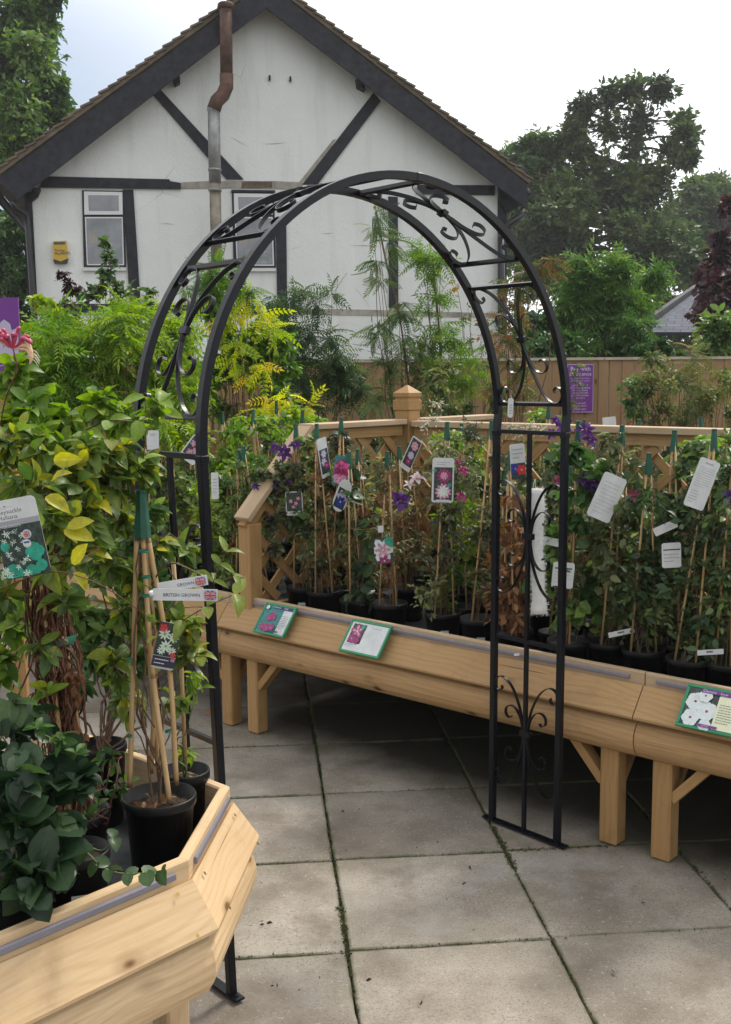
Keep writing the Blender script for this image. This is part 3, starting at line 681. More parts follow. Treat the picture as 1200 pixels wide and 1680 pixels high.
for (v0, z0, v1, z1) in ((-.03, Z3-.004, .37, Z2-.003), (.372, Z2, 1.055, Z2), (1.165, Z2, 1.84, Z2), (1.842, Z2-.003, 2.22, Z3)):
    MB().beam(bp(ue, v0, z0), bp(ue, v1, z1), .098, .028, bev=.003).build('cap_rail', M['pine_lip'], root)
    MB().beam(bp(ue, v0+.01, z0-.043), bp(ue, v1-.01, z1-.043), .045, .053).build('beam', M['pine_post'], root)
MB().beam(bp(ue, .05, .56), bp(ue, 2.14, .56), .04, .05).build('beam', M['pine_post'], root)
# centre screen along the bench
def screen(u0, u1, label):
    root = empty('trellis_screen', bp((u0+u1)/2, 1.11, .48), label, 'trellis'); zt = zm(1.408)
    def CM(x, z, d): return bp(x, 1.11+d, z)
    lattice(CM, u0+.01, u1-.01, .57, 1.34, lambda x: zt-.065, 0).build('lattice', M['pine_post'], root)
    MB().beam(bp(u0, 1.11, zt), bp(u1, 1.11, zt), .098, .031, bev=.003).build('cap_rail', M['pine_lip'], root)
    MB().beam(bp(u0, 1.11, zt-.042), bp(u1, 1.11, zt-.042), .045, .052).build('beam', M['pine'], root)
    MB().beam(bp(u0, 1.11, .54), bp(u1, 1.11, .54), .045, .06).build('beam', M['pine_post'], root)
    MB().beam(bp(u0, 1.09, .77), bp(u1, 1.09, .77), .02, .045).build('batten', M['pine'], root)
    return root
screen(.015, 1.86, 'lattice screen with flat top rail running along the middle of the long bench')
screen(1.94, 3.85, 'lattice screen behind the plants at the far right edge')
p = bp(1.90, 1.11); rt = empty('trellis_post', (p[0], p[1], .482), 'square timber post between the two lattice screens on the right', 'post')
MB().box(bp(1.9, 1.11, .94), ub, vb, (0, 0, 1), .07, .07, .91, bev=.004).build('shaft', M['pine_post'], rt)
# ---------------------------------------------------------------- iron arch
AY = .73; abx = V3(math.cos(AY), math.sin(AY), 0); aby = V3(-math.sin(AY), math.cos(AY), 0); AO = V3(-.368, 2.732, 0); AW, AD = 1.386, .302
def AP(bq, j, z):
    t = min(1, z/1.45); bb = bq+.053*(bq/AW-.5)*t
    return AO+abx*bb+aby*(j*AD)+V3(-.015, -.032, 0)*t+V3(0, 0, z)
def HP(j, th):   # hoop point, th from left foot of the hoop (0) to the right (180)
    return AO+V3(-.015, -.032, 0)+abx*(.697-.724*math.cos(th))+aby*(j*AD)+V3(0, 0, 1.485+.720*math.sin(th))
arch = empty('garden_arch', AP(AW/2, .5, 0), 'tall black wrought iron garden arch with scrolled side panels', 'garden arch')
for j in (0, 1):
    for side in (0, 1):
        b_ = side*AW; a0, a1 = AP(b_, j, .006), AP(b_, j, 1.45)
        MB().beam(a0, a1, .0225, .0225, up=abx, bev=.002).build('leg', M['iron'], arch)
        MB().beam(AP(b_, j, 1.435), AP(b_, j, 1.455), .0265, .0265, up=abx, bev=.002).build('sleeve', M['iron'], arch)
    pts = [AP(0, j, 1.455)]+[HP(j, R(q)) for q in np.linspace(2, 178, 60)]+[AP(AW, j, 1.455)]
    pts = np.array(pts); b = MB(); tg = nrm(np.gradient(pts, axis=0)); rad = nrm(np.cross(tg, aby)); vs = []
    for i in range(len(pts)):
        for x, y in ((-1, -1), (1, -1), (1, 1), (-1, 1)): vs.append(pts[i]+aby*x*.0108+rad[i]*y*.0108)
    b.add(vs, [[i*4+k, i*4+(k+1) % 4, (i+1)*4+(k+1) % 4, (i+1)*4+k] for i in range(len(pts)-1) for k in range(4)]); b.build('hoop', M['iron'], arch)
    th = R(92 if j == 0 else 78); p = HP(j, th); tt = nrm(HP(j, th+.02)-p)
    MB().beam(p-tt*.012, p+tt*.012, .0255, .0255, up=aby, bev=.002).build('sleeve', M['iron'], arch)
def catmull(P, k=7):
    P = np.array(P, float); P = np.vstack([2*P[0]-P[1], P, 2*P[-1]-P[-2]]); o = []
    for i in range(1, len(P)-2):
        for t in np.linspace(0, 1, k, endpoint=False):
            a, b, c, d = P[i-1:i+3]; o.append(.5*((2*b)+(-a+c)*t+(2*a-5*b+4*c-d)*t*t+(-a+3*b-3*c+d)*t**3))
    o.append(P[-2]); return np.array(o)
BIG = [(.0, .0), (.002, .045), (.020, .11), (.052, .170), (.090, .200), (.118, .198), (.132, .178), (.127, .156), (.110, .148), (.100, .158), (.103, .168)]
SML = [(.001, .02), (.012, .065), (.036, .096), (.062, .102), (.080, .088), (.080, .066), (.064, .056), (.054, .064)]
def scroll(mapf, wdir, ys=1.0, rod=0.0):
    for sx in (-1, 1):
        for lst, nm in ((BIG, 'scroll'), (SML, 'scroll')):
            up = catmull(lst); full = np.vstack([up[::-1]*[1, 1], (up*[1, -1])[1:]]) if lst is BIG else None
            seqs = [full] if full is not None else [up, up*[1, -1]]
            for sq in seqs:
                p3 = np.array([mapf(sx*(rod+x+.003), y*ys) for x, y in sq]); wd = np.array([wdir(y*ys) for x, y in sq])
                MB().ribbon(p3, wd, .0125, .003).build(nm, M['iron'], arch)
    c = mapf(0, 0); MB().ribbon([mapf(-.016-rod, 0)+(mapf(0, .012)-c), mapf(0, .0)+(mapf(0, .012)-c), mapf(.016+rod, 0)+(mapf(0, .012)-c)], wdir(0), .015, .02).build('collar', M['iron'], arch)
for side in (0, 1):
    b_ = side*AW
    for zc in (.36, 1.075):
        def mf(x, y, zc=zc): return AP(b_, .5+x/AD, zc+y)
        scroll(mf, lambda y: abx, 1.0, .007)
    MB().beam(AP(b_, .5, .006), AP(b_, .5, 1.45), .013, .013, up=abx).build('rod', M['iron'], arch)
    for z in (.71, 1.45): MB().beam(AP(b_, .04, z), AP(b_, .96, z), .013 if z < 1 else .016, .013 if z < 1 else .014, up=(0, 0, 1)).build('crossbar', M['iron'], arch)
    MB().beam(AP(b_, -.13, .0075), AP(b_, 1.13, .0075), .028, .006).build('foot_plate', M['iron'], arch)
    for j in (-.07, 1.07): MB().lathe(AP(b_, j, .0), [(.006, .0104), (.006, .0135), (0.0005, .0135)], 10).build('bolt', M['iron'], arch)
    sgn = (lambda q: q) if side == 0 else (lambda q: 180-q)
    for th0, th1 in ((5, 39), (47, 85)):
        tm = R(sgn((th0+th1)/2)); Ls = R(th1-th0)*.722; ys = Ls/.40*.98
        def mf(x, y): 
            a = y/.722*(1 if side == 0 else -1); return HP(.5+x/AD, tm+a)
        def wd(y): 
            a = y/.722*(1 if side == 0 else -1); th = tm+a; return nrm(abx*-math.cos(th)+V3(0, 0, math.sin(th)))
        scroll(mf, wd, ys)
        for q in (th0, th1):
            th = R(sgn(q)); MB().beam(HP(.04, th), HP(.96, th), .012, .012, up=wd(0) if abs(wd(0)[2]) < 2 else (0, 0, 1)).build('crossbar', M['iron'], arch)

# ---------------------------------------------------------------- house
WO = V3(-5.0, 17.0, 0); HA = math.atan(.193); wa = V3(math.cos(HA), math.sin(HA), 0); wn = V3(math.sin(HA), -math.cos(HA), 0)
def hp(px, py, o=0.0):
    """pixel -> (s, z) on the gable plane moved o towards the street"""
    d = ray(px, py); base = WO+wn*o-CAMP; den = np.dot(d, wn); t = np.dot(base, wn)/den
    P = CAMP+d*t; return np.dot(P-WO, wa), P[2]
def W(s_, z, o=0.0): return WO+wa*s_+wn*o+V3(0, 0, z)
def extr(b, pts, o0, o1, mat=0, px=True):
    q = [hp(x, y, o1) for x, y in pts] if px else pts
    n = len(q); vs = [W(s_, z, o1) for s_, z in q]+[W(s_, z, o0) for s_, z in q]
    b.add(vs, [list(range(n)), list(range(n, 2*n))[::-1]]+[[i, n+i, n+(i+1) % n, (i+1) % n] for i in range(n)], [(a*1.0, c*1.0, 0) for a, c in q+q], mat)
    return b
house = empty('house', WO+wa*3.6, 'white rendered house gable with dark timber framing and a tiled roof', 'house')
apx = hp(437, 2); sL, sR = hp(52, 400)[0], hp(829, 400)[0]
zE = hp(30, 318)[1]
extr(MB(), [(sL, -.03), (sR, -.03), (sR, hp(829, 300)[1]), (apx[0], apx[1]), (sL, hp(50, 288)[1])], -8, 0, px=False).build('wall', M['render'], house)
def timber(pts, o=.035, m='timber', nm='timber', o0=.001): return extr(MB(), pts, o0, o).build(nm, M[m], house)
timber([(70, 289), (278, 294), (280, 297), (297, 300), (297, 310), (66, 307)], .045)
timber([(686, 303), (812, 304), (812, 320), (684, 318)], .04)
timber([(40, 315), (52, 315), (62, 509), (46, 509)], .05); timber([(818, 322), (832, 318), (832, 590), (819, 590)], .05)
timber([(202, 310.5), (219, 311), (231, 496), (213, 496)]); timber([(453, 365), (470, 364), (472, 520), (456, 520)])
timber([(638, 322), (653, 323), (654, 505), (639, 505)])
timber([(249, 152), (262, 145), (400, 294), (372, 294)], .03); timber([(613, 152), (625, 166), (522, 302), (497, 302)], .03)
timber([(75, 498), (237, 499), (237, 515), (76, 515)], .04); timber([(237.5, 499), (430, 502), (430, 516), (237.5, 515)], .035)
timber([(66, 308), (66, 312), (62, 322), (52, 330), (52, 316), (52, 308)], .12, nm='bracket'); timber([(820, 300), (866, 330), (832, 350), (820, 330)], .10, nm='bracket')
timber([(284, 128), (295, 122), (296, 135), (288, 139)], .16, nm='purlin_end'); timber([(586, 128), (597, 133), (600, 148), (588, 142)], .16, nm='purlin_end')
timber([(297.5, 299), (343, 297), (450, 297), (540, 301), (540, 312), (380, 309), (297.5, 310)], .008, 'scar', 'bare_mortar')
timber([(398, 297.3), (446, 298), (447, 308), (396, 309)], .014, 'brick', 'brick_patch', .009)
timber([(431, 505), (600, 508), (815, 514), (815, 522), (600, 518), (431, 515)], .008, 'scar', 'bare_mortar')
timber([(546, 230), (552, 228), (510, 296), (490, 300)], .006, 'scar', 'bare_mortar')
for (x0, y0, x1, y1) in ((262, 367, 286, 368), (528, 383, 548, 382), (574, 403, 624, 405), (655, 405, 700, 406), (88, 460, 94, 462), (430, 236, 470, 234)): timber([(x0, y0), ((x0+x1)/2, y0-.6), (x1, y1), ((x0+x1)/2, y0+.5)], .004, 'scar', 'crack')
for (x, y) in ((443, 127), (477, 129)): timber([(x-1.2, y-4), (x+1.2, y-4), (x+1.5, y+4), (x-1.5, y+4)], .05, nm='hook')
# bargeboards, roof slopes, verge tiles
OB = .38
timber([(-6, 295), (437, -28), (437, 13), (30, 327)], OB, nm='bargeboard', o0=OB-.04)
timber([(437.3, -28), (866, 303), (866, 343), (437.3, 13)], OB, nm='bargeboard', o0=OB-.04)
qL, qA, qR = hp(-14, 296, OB), hp(437, -32, OB), hp(868, 301, OB); th = .10
for a_, c_ in ((qL, qA), (qA, qR)):
    extr(MB(), [(a_[0], a_[1]), (c_[0], c_[1]), (c_[0], c_[1]+th), (a_[0], a_[1]+th)], -8.3, OB-.045, px=False).build('roof', M['tile'], house)
    n = 30; L_ = math.hypot(c_[0]-a_[0], c_[1]-a_[1]); dn = ((c_[0]-a_[0])/L_, (c_[1]-a_[1])/L_)
    b = MB(); hi = 1 if dn[1] > 0 else -1
    for k in range(n):
        t0, t1 = k/n*L_, (k+1.08)/n*L_; nx, nz = -dn[1], dn[0]
        lift0, lift1 = (.045, .012) if hi > 0 else (.012, .045)
        j_ = random.uniform(-.008, .008)
        q = [(a_[0]+dn[0]*t0+nx*(.03+lift0+j_), a_[1]+dn[1]*t0+nz*(.03+lift0+j_)), (a_[0]+dn[0]*t1+nx*(.03+lift1+j_), a_[1]+dn[1]*t1+nz*(.03+lift1+j_)),
             (a_[0]+dn[0]*t1+nx*(.06+lift1+j_), a_[1]+dn[1]*t1+nz*(.06+lift1+j_)), (a_[0]+dn[0]*t0+nx*(.06+lift0+j_), a_[1]+dn[1]*t0+nz*(.06+lift0+j_))]
        extr(b, q, -.3, OB+.05+random.uniform(-.01, .015), px=False)
    b.build('verge_tiles', M['tile'], house)
    q = [(a_[0]-nx*.0, a_[1]), (c_[0], c_[1]), (c_[0]+nx*.07, c_[1]+nz*.07), (a_[0]+nx*.07, a_[1]+nz*.07)]
    extr(MB(), q, OB-.044, OB+.015, px=False).build('undercloak', M['tile'], house)
# windows
def window(x0, y0, x1, y1, yt, lab, open_w=True):
    w = empty('window', W(*hp((x0+x1)/2, y1)), None, None); w.parent = house; w.location = W(*hp((x0+x1)/2, y1))-np.array(house.location)
    par = w
    def q(nm, pts, o0, o1, m):
        vs = MB(); extr(vs, pts, o0, o1); ob = vs.build(nm, M[m], None)
        me = ob.data; off = np.array(house.location)+np.array(w.location)
        for v_ in me.vertices: v_.co = Vector(np.array(v_.co)-off)
        ob.parent = w; return ob
    g_ = 3.2
    q('frame', [(x0-g_, y0-2), (x1+g_, y0-1), (x1+g_+3, y1+3), (x0-g_+3, y1+3)], .002, .022, 'timber')
    q('casement', [(x0, y0), (x1, y0+1), (x1+.7, yt), (x0+.7, yt)], .0225, .040, 'pvc')
    q('pane', [(x0+7, y0+6), (x1-6, y0+6.5), (x1-5.5, yt-6), (x0+8, yt-6)], .0405, .043, 'glass')
    q('casement', [(x0+1.5, yt+4), (x1+.5, yt+4), (x1+3, y1), (x0+5, y1)], .0225, .030, 'pvc')
    q('pane', [(x0+3.5, yt+6), (x1-1, yt+6), (x1+1, y1-2), (x0+6.5, y1-2)], .0305, .033, 'glass')
    q('ornament', [(x0+8, yt+36), (x0+16, yt+31), (x0+24, yt+37), (x0+22, yt+47), (x0+10, yt+47)], .0335, .034, 'ornament1')
    q('ornament', [(x0+34, y1-4), (x0+36, y1-24), (x0+44, y1-32), (x0+53, y1-24), (x0+56, y1-4)], .0335, .034, 'ornament2')
    q('sill', [(x0-1, y1+4), (x1+6, y1+4), (x1+6, y1+9), (x0-1, y1+9)], .0, .06, 'sill')
    return w
window(138, 314, 201, 435, 352, ''); window(384, 317, 447, 436, 352, '')
timber([(380, 311), (452, 312), (452, 316), (380, 315.5)], .05)
# flue pipe: rusty upper run, offset, galvanised lower run
def hw(px, py, o): s_, z = hp(px, py, o); return W(s_, z, o)
M['rust'] = plain('rusty_pipe', (.090, .046, .030), .75, var=.65, vs=7); M['galv'] = plain('galvanised_pipe', (.28, .28, .28), .45, metal=.3, var=.35, vs=6)
fl = empty('flue_pipe', hw(356, 430, .55), 'tall metal flue pipe with a rusty top climbing the gable beside the window', 'flue pipe')
MB().tube([hw(371, 14, .55), hw(372, 128, .55)], .095, 16).build('upper_pipe', M['rust'], fl, True)
MB().tube([hw(372, 122, .55), hw(372, 142, .55), hw(366, 156, .55), hw(356, 166, .55), hw(351, 180, .55)], .105, 16).build('offset_bend', M['rust'], fl, True)
MB().tube([hw(351, 176, .55), hw(353, 300, .5)], .094, 16).build('lower_pipe', M['galv'], fl, True)
MB().tube([hw(353, 299, .5), hw(356, 440, .45)], .088, 16).build('lower_pipe', plain('stained_pipe', (.25, .22, .17), .5, metal=.2, var=.5, vs=5), fl, True)
for x, y in ((351, 180), (352.5, 279), (353, 312)): MB().tube([hw(x, y-2, .52), hw(x, y+2, .52)], .103, 16).build('joint_ring', M['galv'], fl, True)
MB().lathe(hw(371, 13, .55), [(.10, -.02), (.125, .0), (.125, .05), (.10, .07), (.0, .08)], 16).build('cowl', M['rust'], fl, True)
# gutters and downpipes
MB().tube([hw(20, 330, .3), hw(26, 342, .25), hw(44, 352, .12), hw(46, 372, .12), hw(56, 510, .12), hw(56, 560, .12)], .045, 10).build('downpipe', M['gutter'], house, True)
MB().tube([hw(822, 392, .12), hw(824, 470, .12), hw(826, 585, .12)], .055, 10).build('downpipe', M['gutter'], house, True)
MB().tube([hw(822, 400, .12), hw(822, 388, .12), hw(835, 368, .2), hw(862, 348, .3)], .05, 10).build('downpipe', M['gutter'], house, True)
for xx in (qL, qR): MB().tube([W(xx[0], xx[1]-.12, .3), W(xx[0], xx[1]-.12, -8)], .07, 8).build('gutter', M['gutter'], house, True)
# alarm box
q0 = hp(99, 412); al = empty('alarm_box', W(*q0), 'yellow and black alarm box fixed to the white gable left of the window', 'alarm box')
extr(MB(), [(87, 396), (109, 395), (112, 424), (100, 429), (88, 425)], .002, .09).build('cover', M['yellow'], al)
extr(MB(), [(87.5, 425.3), (100, 429.5), (112, 424.5), (110, 432), (89.5, 432)], .002, .085).build('base', M['gutter'], al)
extr(MB(), [(89, 397), (107, 396.5), (107, 401), (89, 401.5)], .0905, .093).build('strobe', M['brick'], al)

# ---------------------------------------------------------------- text helper
def textmesh(s_, size, mat, parent, origin, ex, ey, name='lettering', align='LEFT', sx=1.0):
    cu = bpy.data.curves.new('t', 'FONT'); cu.body = s_; cu.size = size; cu.align_x = align; cu.resolution_u = 2
    ob = bpy.data.objects.new('t', cu); COL.objects.link(ob); dg = bpy.context.evaluated_depsgraph_get(); me = bpy.data.meshes.new_from_object(ob.evaluated_get(dg))
    vs = np.array([v.co[:] for v in me.vertices]); fs = [list(p.vertices) for p in me.polygons]
    bpy.data.objects.remove(ob); bpy.data.curves.remove(cu); bpy.data.meshes.remove(me)
    if len(vs) == 0: return
    w = origin+vs[:, :1]*sx*ex+vs[:, 1:2]*ey
    return mk(name, w, fs, mat, parent)
mt = hw(99, 412, .0945)
textmesh('ALARMS', .065, M['dark_ink'], al, hw(90, 417.5, .0945), wa, V3(0, 0, 1)); textmesh('Premier', .048, M['dark_ink'], al, hw(90, 412, .0945), wa, V3(0, 0, 1))

# ---------------------------------------------------------------- fence with the purple sign
FY = 10.0
fence = empty('fence', (0, FY, 0), 'tall close board timber fence with a pale capping rail behind the plants', 'fence')
for k in range(-3, 4):
    x0 = k*1.83+.35; b = MB(); n = 15
    for i in range(n):
        xx = x0+.06+(i+.5)*(1.74/n); b.box((xx, FY+random.uniform(-.004, .004), .895), (1, .06, 0), (-.06, 1, 0), (0, 0, 1), 1.74/n+.012, .016, 1.77)
    b.build('panel', M['fence'], fence)
    MB().box((x0, FY+.03, .90), (1, 0, 0), (0, 1, 0), (0, 0, 1), .09, .09, 1.8).build('post', M['fence'], fence)
    MB().box((x0+.915, FY, 1.795), (1, 0, 0), (0, 1, 0), (0, 0, 1), 1.82, .06, .024).build('cap_rail', M['fence_cap'], fence)
p0, p1 = aty(931, 597, FY-.03), aty(973, 677, FY-.03)
cx, cz = (p0[0]+p1[0])/2, (p0[2]+p1[2])/2; wS, hS = p1[0]-p0[0], p0[2]-p1[2]
sg = empty('fence_sign', (cx, FY-.03, cz), 'purple rectangular notice with white lettering fixed to the wooden fence', 'sign')
X, Z = V3(1, 0, 0), V3(0, 0, 1)
MB().box((cx, FY-.03, cz), X, (0, 1, 0), Z, wS, .008, hS).build('board', M['purple'], sg)
for dx_, dz_, ww, hh in ((0, .485, .98, .012), (0, -.485, .98, .012), (.485, 0, .015, .96), (-.485, 0, .015, .96)):
    MB().box((cx+dx_*wS, FY-.0345, cz+dz_*hS), X, (0, 1, 0), Z, ww*wS, .0006, hh*hS).build('border', M['lilac'], sg)
def stext(s_, size, zfrac, m='white'): textmesh(s_, size, M[m], sg, V3(cx, FY-.0352, cz+hS*zfrac), X, Z, align='CENTER')
stext('Buy with', .052, .36); stext('confidence', .046, .26); stext('Quality plants from', .022, .19, 'lilac'); stext('your garden centre', .022, .14, 'lilac')
for i, s_ in enumerate(('guaranteed with', 'our very long lasting', 'all of our plants', 'come with a full', 'proof of purchase', 'on return')): stext(s_, .022, .05-i*.052)
stext('we of wolf', .024, -.32); stext('in association', .022, -.37); stext('Thank you', .026, -.44)

# ---------------------------------------------------------------- trees
def tree(name, label, cat, trunk, blobs, lm, tp, size, tw, lpt, rtr=.2, group=None, droop=.2, limbs=True, depthj=.0, **kw):
    """trunk: list of (px,py,y); blobs: (px,py,y,rpx)"""
    tp0 = aty(*trunk[0]); base = V3(tp0[0], tp0[1], 0)
    root = empty(name, base, label, cat, group)
    pts = [base-V3(0, 0, .1)]+[aty(*q) for q in trunk]; pts = np.array(pts); L_ = len(pts)
    fine = catmull(pts, 4); b = MB(); b.tube(fine, np.linspace(rtr, rtr*.35, len(fine)), 10); b.build('trunk', M['bark'], root, True)
    f = Fol(); bb = MB()
    for q in blobs:
        px, py, y, r = q[:4]; c = aty(px, py, y); rr = r/F*y
        # limb from the nearest lower trunk point
        d = np.linalg.norm(fine-c, axis=1)+np.where(fine[:, 2] > c[2], 3.0, 0)*.5; k = int(d.argmin()); 
        if limbs:
            rr0 = rtr*.35*(1-k/len(fine))+rtr*.12
            m = (fine[k]+c)/2+V3(0, 0, .1)*np.linalg.norm(c-fine[k]); bb.tube(bez(fine[k], m, c, np.linspace(0, 1, 6))+np.vstack([[0, 0, 0], rng.normal(0, .06*rr, (4, 3)), [0, 0, 0]]), np.linspace(rr0, rr0*.25, 6), 6)
        n = max(4, int(tw*(q[4] if len(q) > 4 else 1)))
        blob(f, c, rr, n, lpt, tp, size, droop=droop, tr=rtr*.03, start=.75, **kw)
    if bb.v: bb.build('limbs', M['bark'], root, True)
    f.build(root, lm, M['bark'], 'crown', 'twigs')
    return root
def fill(x0, y0, x1, y1, d0, d1, r0, r1, n, dens=1.0):
    return [(rng.uniform(x0, x1), rng.uniform(y0, y1), rng.uniform(d0, d1), rng.uniform(r0, r1), dens) for _ in range(n)]
D = 40
big = [(1000, 165, D, 34), (1040, 150, D, 34), (1085, 150, D, 32), (960, 180, D, 30), (1120, 205, D+1, 30), (1128, 222, D, 26), (1100, 250, D+1, 24, .6), (1050, 205, D, 36), (1000, 215, D, 34, .7), (1130, 262, D, 20, .7), (945, 215, D, 30),
       (1118, 262, D, 26), (925, 245, D, 34), (885, 238, D, 32), (860, 250, D, 24), (960, 255, D, 38, .8), (1040, 250, D, 30, .5), (900, 275, D, 40), (840, 285, D-1, 34), (1025, 300, D, 34, .8), (1075, 300, D, 40), (980, 300, D, 44)]
big += fill(840, 300, 1130, 420, D-3, D+2, 36, 54, 26) + fill(830, 400, 1150, 560, D-4, D, 40, 60, 22)
tree('oak_tree', 'tall dark oak with an open crown standing against the white sky on the right', 'tree', [(1020, 520, D), (1015, 400, D), (1030, 300, D), (1048, 230, D), (1052, 170, D)], [(a_, b_, c_, d_*(1.0 if b_ < 270 else 1.18), *([q_*.62 for q_ in e_] or [.62 if b_ < 270 else 1.3])) for a_, b_, c_, d_, *e_ in big], L['oak'], 'small', .27, 105, 8, rtr=.30, droop=.1)
wood2 = fill(1110, 315, 1230, 380, 55, 60, 36, 50, 16)+fill(1060, 350, 1210, 470, 52, 58, 40, 56, 14)
tree('oak_tree', 'lower rounded tree behind the tall oak at the right edge', 'tree', [(1150, 520, 56), (1150, 380, 56)], wood2, L['oak'], 'small', .36, 120, 9, rtr=.3, rmean=.7)
lt = fill(800, 250, 900, 420, 60, 64, 26, 40, 22)
tree('lime_tree', 'pale green treetop showing just past the right end of the house roof', 'tree', [(850, 480, 62), (845, 330, 62)], lt, L['syc'], 'small', .36, 90, 9, rtr=.3, rmean=.8)
D = 27
lb = [(20, 30, D, 50), (45, 10, D, 40), (85, 2, D, 24, .8), (10, 100, D, 60), (60, 90, D, 44), (70, 135, D, 40), (95, 160, D, 22, .7), (98, 140, D, 14, .6), (30, 170, D, 60), (75, 190, D, 46), (105, 185, D, 20), (112, 200, D, 14, .6), (20, 240, D, 60), (70, 240, D, 46), (105, 225, D, 22), (120, 205, D+1, 12, .6), (60, 45, D, 34, .7), (55, 60, D, 26, .6), (40, 280, D+3, 50)]
lb += fill(-60, 20, 60, 300, D-2, D+3, 50, 66, 16)
tree('sycamore_tree', 'large leafy sycamore rising at the left edge beside the house', 'tree', [(-30, 560, D), (-25, 300, D), (10, 120, D), (25, 30, D)], lb, L['syc'], 'ovate', .19, 60, 9, rtr=.35)
lb = fill(-30, 350, 52, 520, 22, 26, 30, 50, 20)
tree('holly_tree', 'dark evergreen behind the left corner of the house', 'tree', [(5, 600, 24), (5, 420, 24)], lb, L['hedge'], 'ovate', .12, 46, 9, rtr=.2)
# shrubs just beyond the fence on the right
D = 14
ab = [(958, 430, D, 9, .5), (955, 450, D, 14, .7), (948, 475, D, 18, .8), (962, 500, D, 24), (1012, 428, D, 9, .5), (1015, 445, D, 12, .6), (1003, 465, D, 18, .8), (985, 490, D, 22), (1020, 490, D, 18, .7), (1075, 448, D+.5, 9, .5), (1065, 462, D+.5, 16, .7), (1048, 490, D+.5, 16, .7), (1040, 512, D, 22), (930, 500, D, 18, .7), (1000, 520, D, 28), (960, 530, D, 28)]
tree('ash_sapling', 'bright young ash with feathery leaves rising over the fence', 'tree', [(990, 590, D), (985, 520, D), (975, 460, D)], ab+fill(900, 535, 1050, 585, D-.5, D+1, 24, 32, 10), L['ash'], 'ash', .20, 30, 6, rtr=.04, limbs=True)
for i, (x0, x1, y0, mt_, lab) in enumerate(((860, 935, 500, 'hedge', 'clipped green shrub over the fence nearest the house'), (1040, 1110, 552, 'hedge', 'rounded green shrub over the fence below the slate roof'), (1140, 1225, 505, 'mid', 'leafy green shrub over the fence below the purple tree'))):
    tree('shrub', lab, 'shrub', [((x0+x1)/2, 600, 13.5), ((x0+x1)/2, 560, 13.5)], fill(x0, y0+(25 if y0 < 550 else 18), x1, 590, 12.5, 15, 26 if y0 < 550 else 16, 36 if y0 < 550 else 22, 13), L[mt_], 'ovate', .10, 40, 8, rtr=.04)
D = 19
cb = fill(1162, 440, 1225, 540, D-1, D+1, 24, 36, 14)+[(1185, 400, D, 20, .6), (1195, 340, D+1, 14, .5), (1180, 430, D, 26)]
tree('copper_beech', 'dark purple leaved tree at the right edge above the fence', 'tree', [(1190, 590, D), (1190, 480, D)], cb, L['copper'], 'round', .13, 46, 8, rtr=.1)
# neighbouring slate roof and the lean-to roof by the house
def slab3(b, quad, t): 
    q = [np.asarray(x, float) for x in quad]; n_ = nrm(np.cross(q[1]-q[0], q[3]-q[0])); vs = q+[x-n_*t for x in q]; 
    L1 = np.linalg.norm(q[1]-q[0]); L2 = np.linalg.norm(q[3]-q[0]); gc = [(0, 0, 0), (L1, 0, 0), (L1, L2, 0), (0, L2, 0)]
    b.add(vs, [[0, 1, 2, 3], [7, 6, 5, 4], [0, 4, 5, 1], [1, 5, 6, 2], [2, 6, 7, 3], [3, 7, 4, 0]], gc+gc); return b
def roofmat(name, c, su, sv_):
    m, t, bb_ = newmat(name); g = attr(t, 'gc', True); br = N(t, 'ShaderNodeTexBrick'); br.inputs['Scale'].default_value = 1
    br.inputs['Brick Width'].default_value = su; br.inputs['Row Height'].default_value = sv_; br.inputs['Mortar Size'].default_value = .012; br.inputs['Mortar'].default_value = (*[x*.3 for x in c], 1)
    br.inputs['Color1'].default_value = (*[x*.85 for x in c], 1); br.inputs['Color2'].default_value = (*[x*1.15 for x in c], 1); t.links.new(g, br.inputs['Vector'])
    t.links.new(br.outputs[0], bb_.inputs['Base Color']); bb_.inputs['Roughness'].default_value = .95; bb_.inputs['Specular IOR Level'].default_value = .1; bump(t, bb_, br.outputs['Fac'], -.6, .02); return m
nb = empty('garage', aty(1110, 560, 24)*[1, 1, 0], 'neighbouring low building with a grey slate roof half hidden by the purple tree', 'building')
a, c, d_, e_ = aty(1052, 545, 22), aty(1215, 545, 24), aty(1215, 455, 29), aty(1150, 472, 28)
slab3(MB(), [a, c, d_, e_], .08).build('roof', roofmat('slate_roof', (.125, .135, .165), .5, .28), nb)
MB().beam(a+V3(-.1, 0, .05), e_+V3(-.05, 0, .05), .12, .14).build('verge', M['timber'], nb)
MB().box((a+c)/2*[1, 1, 0]+V3(.3, 2.2, 1.2), (1, 0, 0), (0, 1, 0), (0, 0, 1), 3.2, 3.5, 2.3).build('wall', M['brick'], nb)
sh = empty('lean_to', aty(850, 580, 15)*[1, 1, 0], 'low brown tiled lean-to roof between the house corner and the fence', 'building')
a, c, d_, e_ = aty(800, 598, 14.4), aty(905, 598, 14.4), aty(860, 558, 17), aty(805, 543, 17)
slab3(MB(), [a, c, d_, e_], .08).build('roof', roofmat('brown_tile_roof', (.12, .075, .055), .25, .2), sh)
MB().box((a+c)/2*[1, 1, 0]+V3(-.1, 1.4, .85), (1, 0, 0), (0, 1, 0), (0, 0, 1), .7, 1.6, 1.6).build('wall', M['brick'], sh)

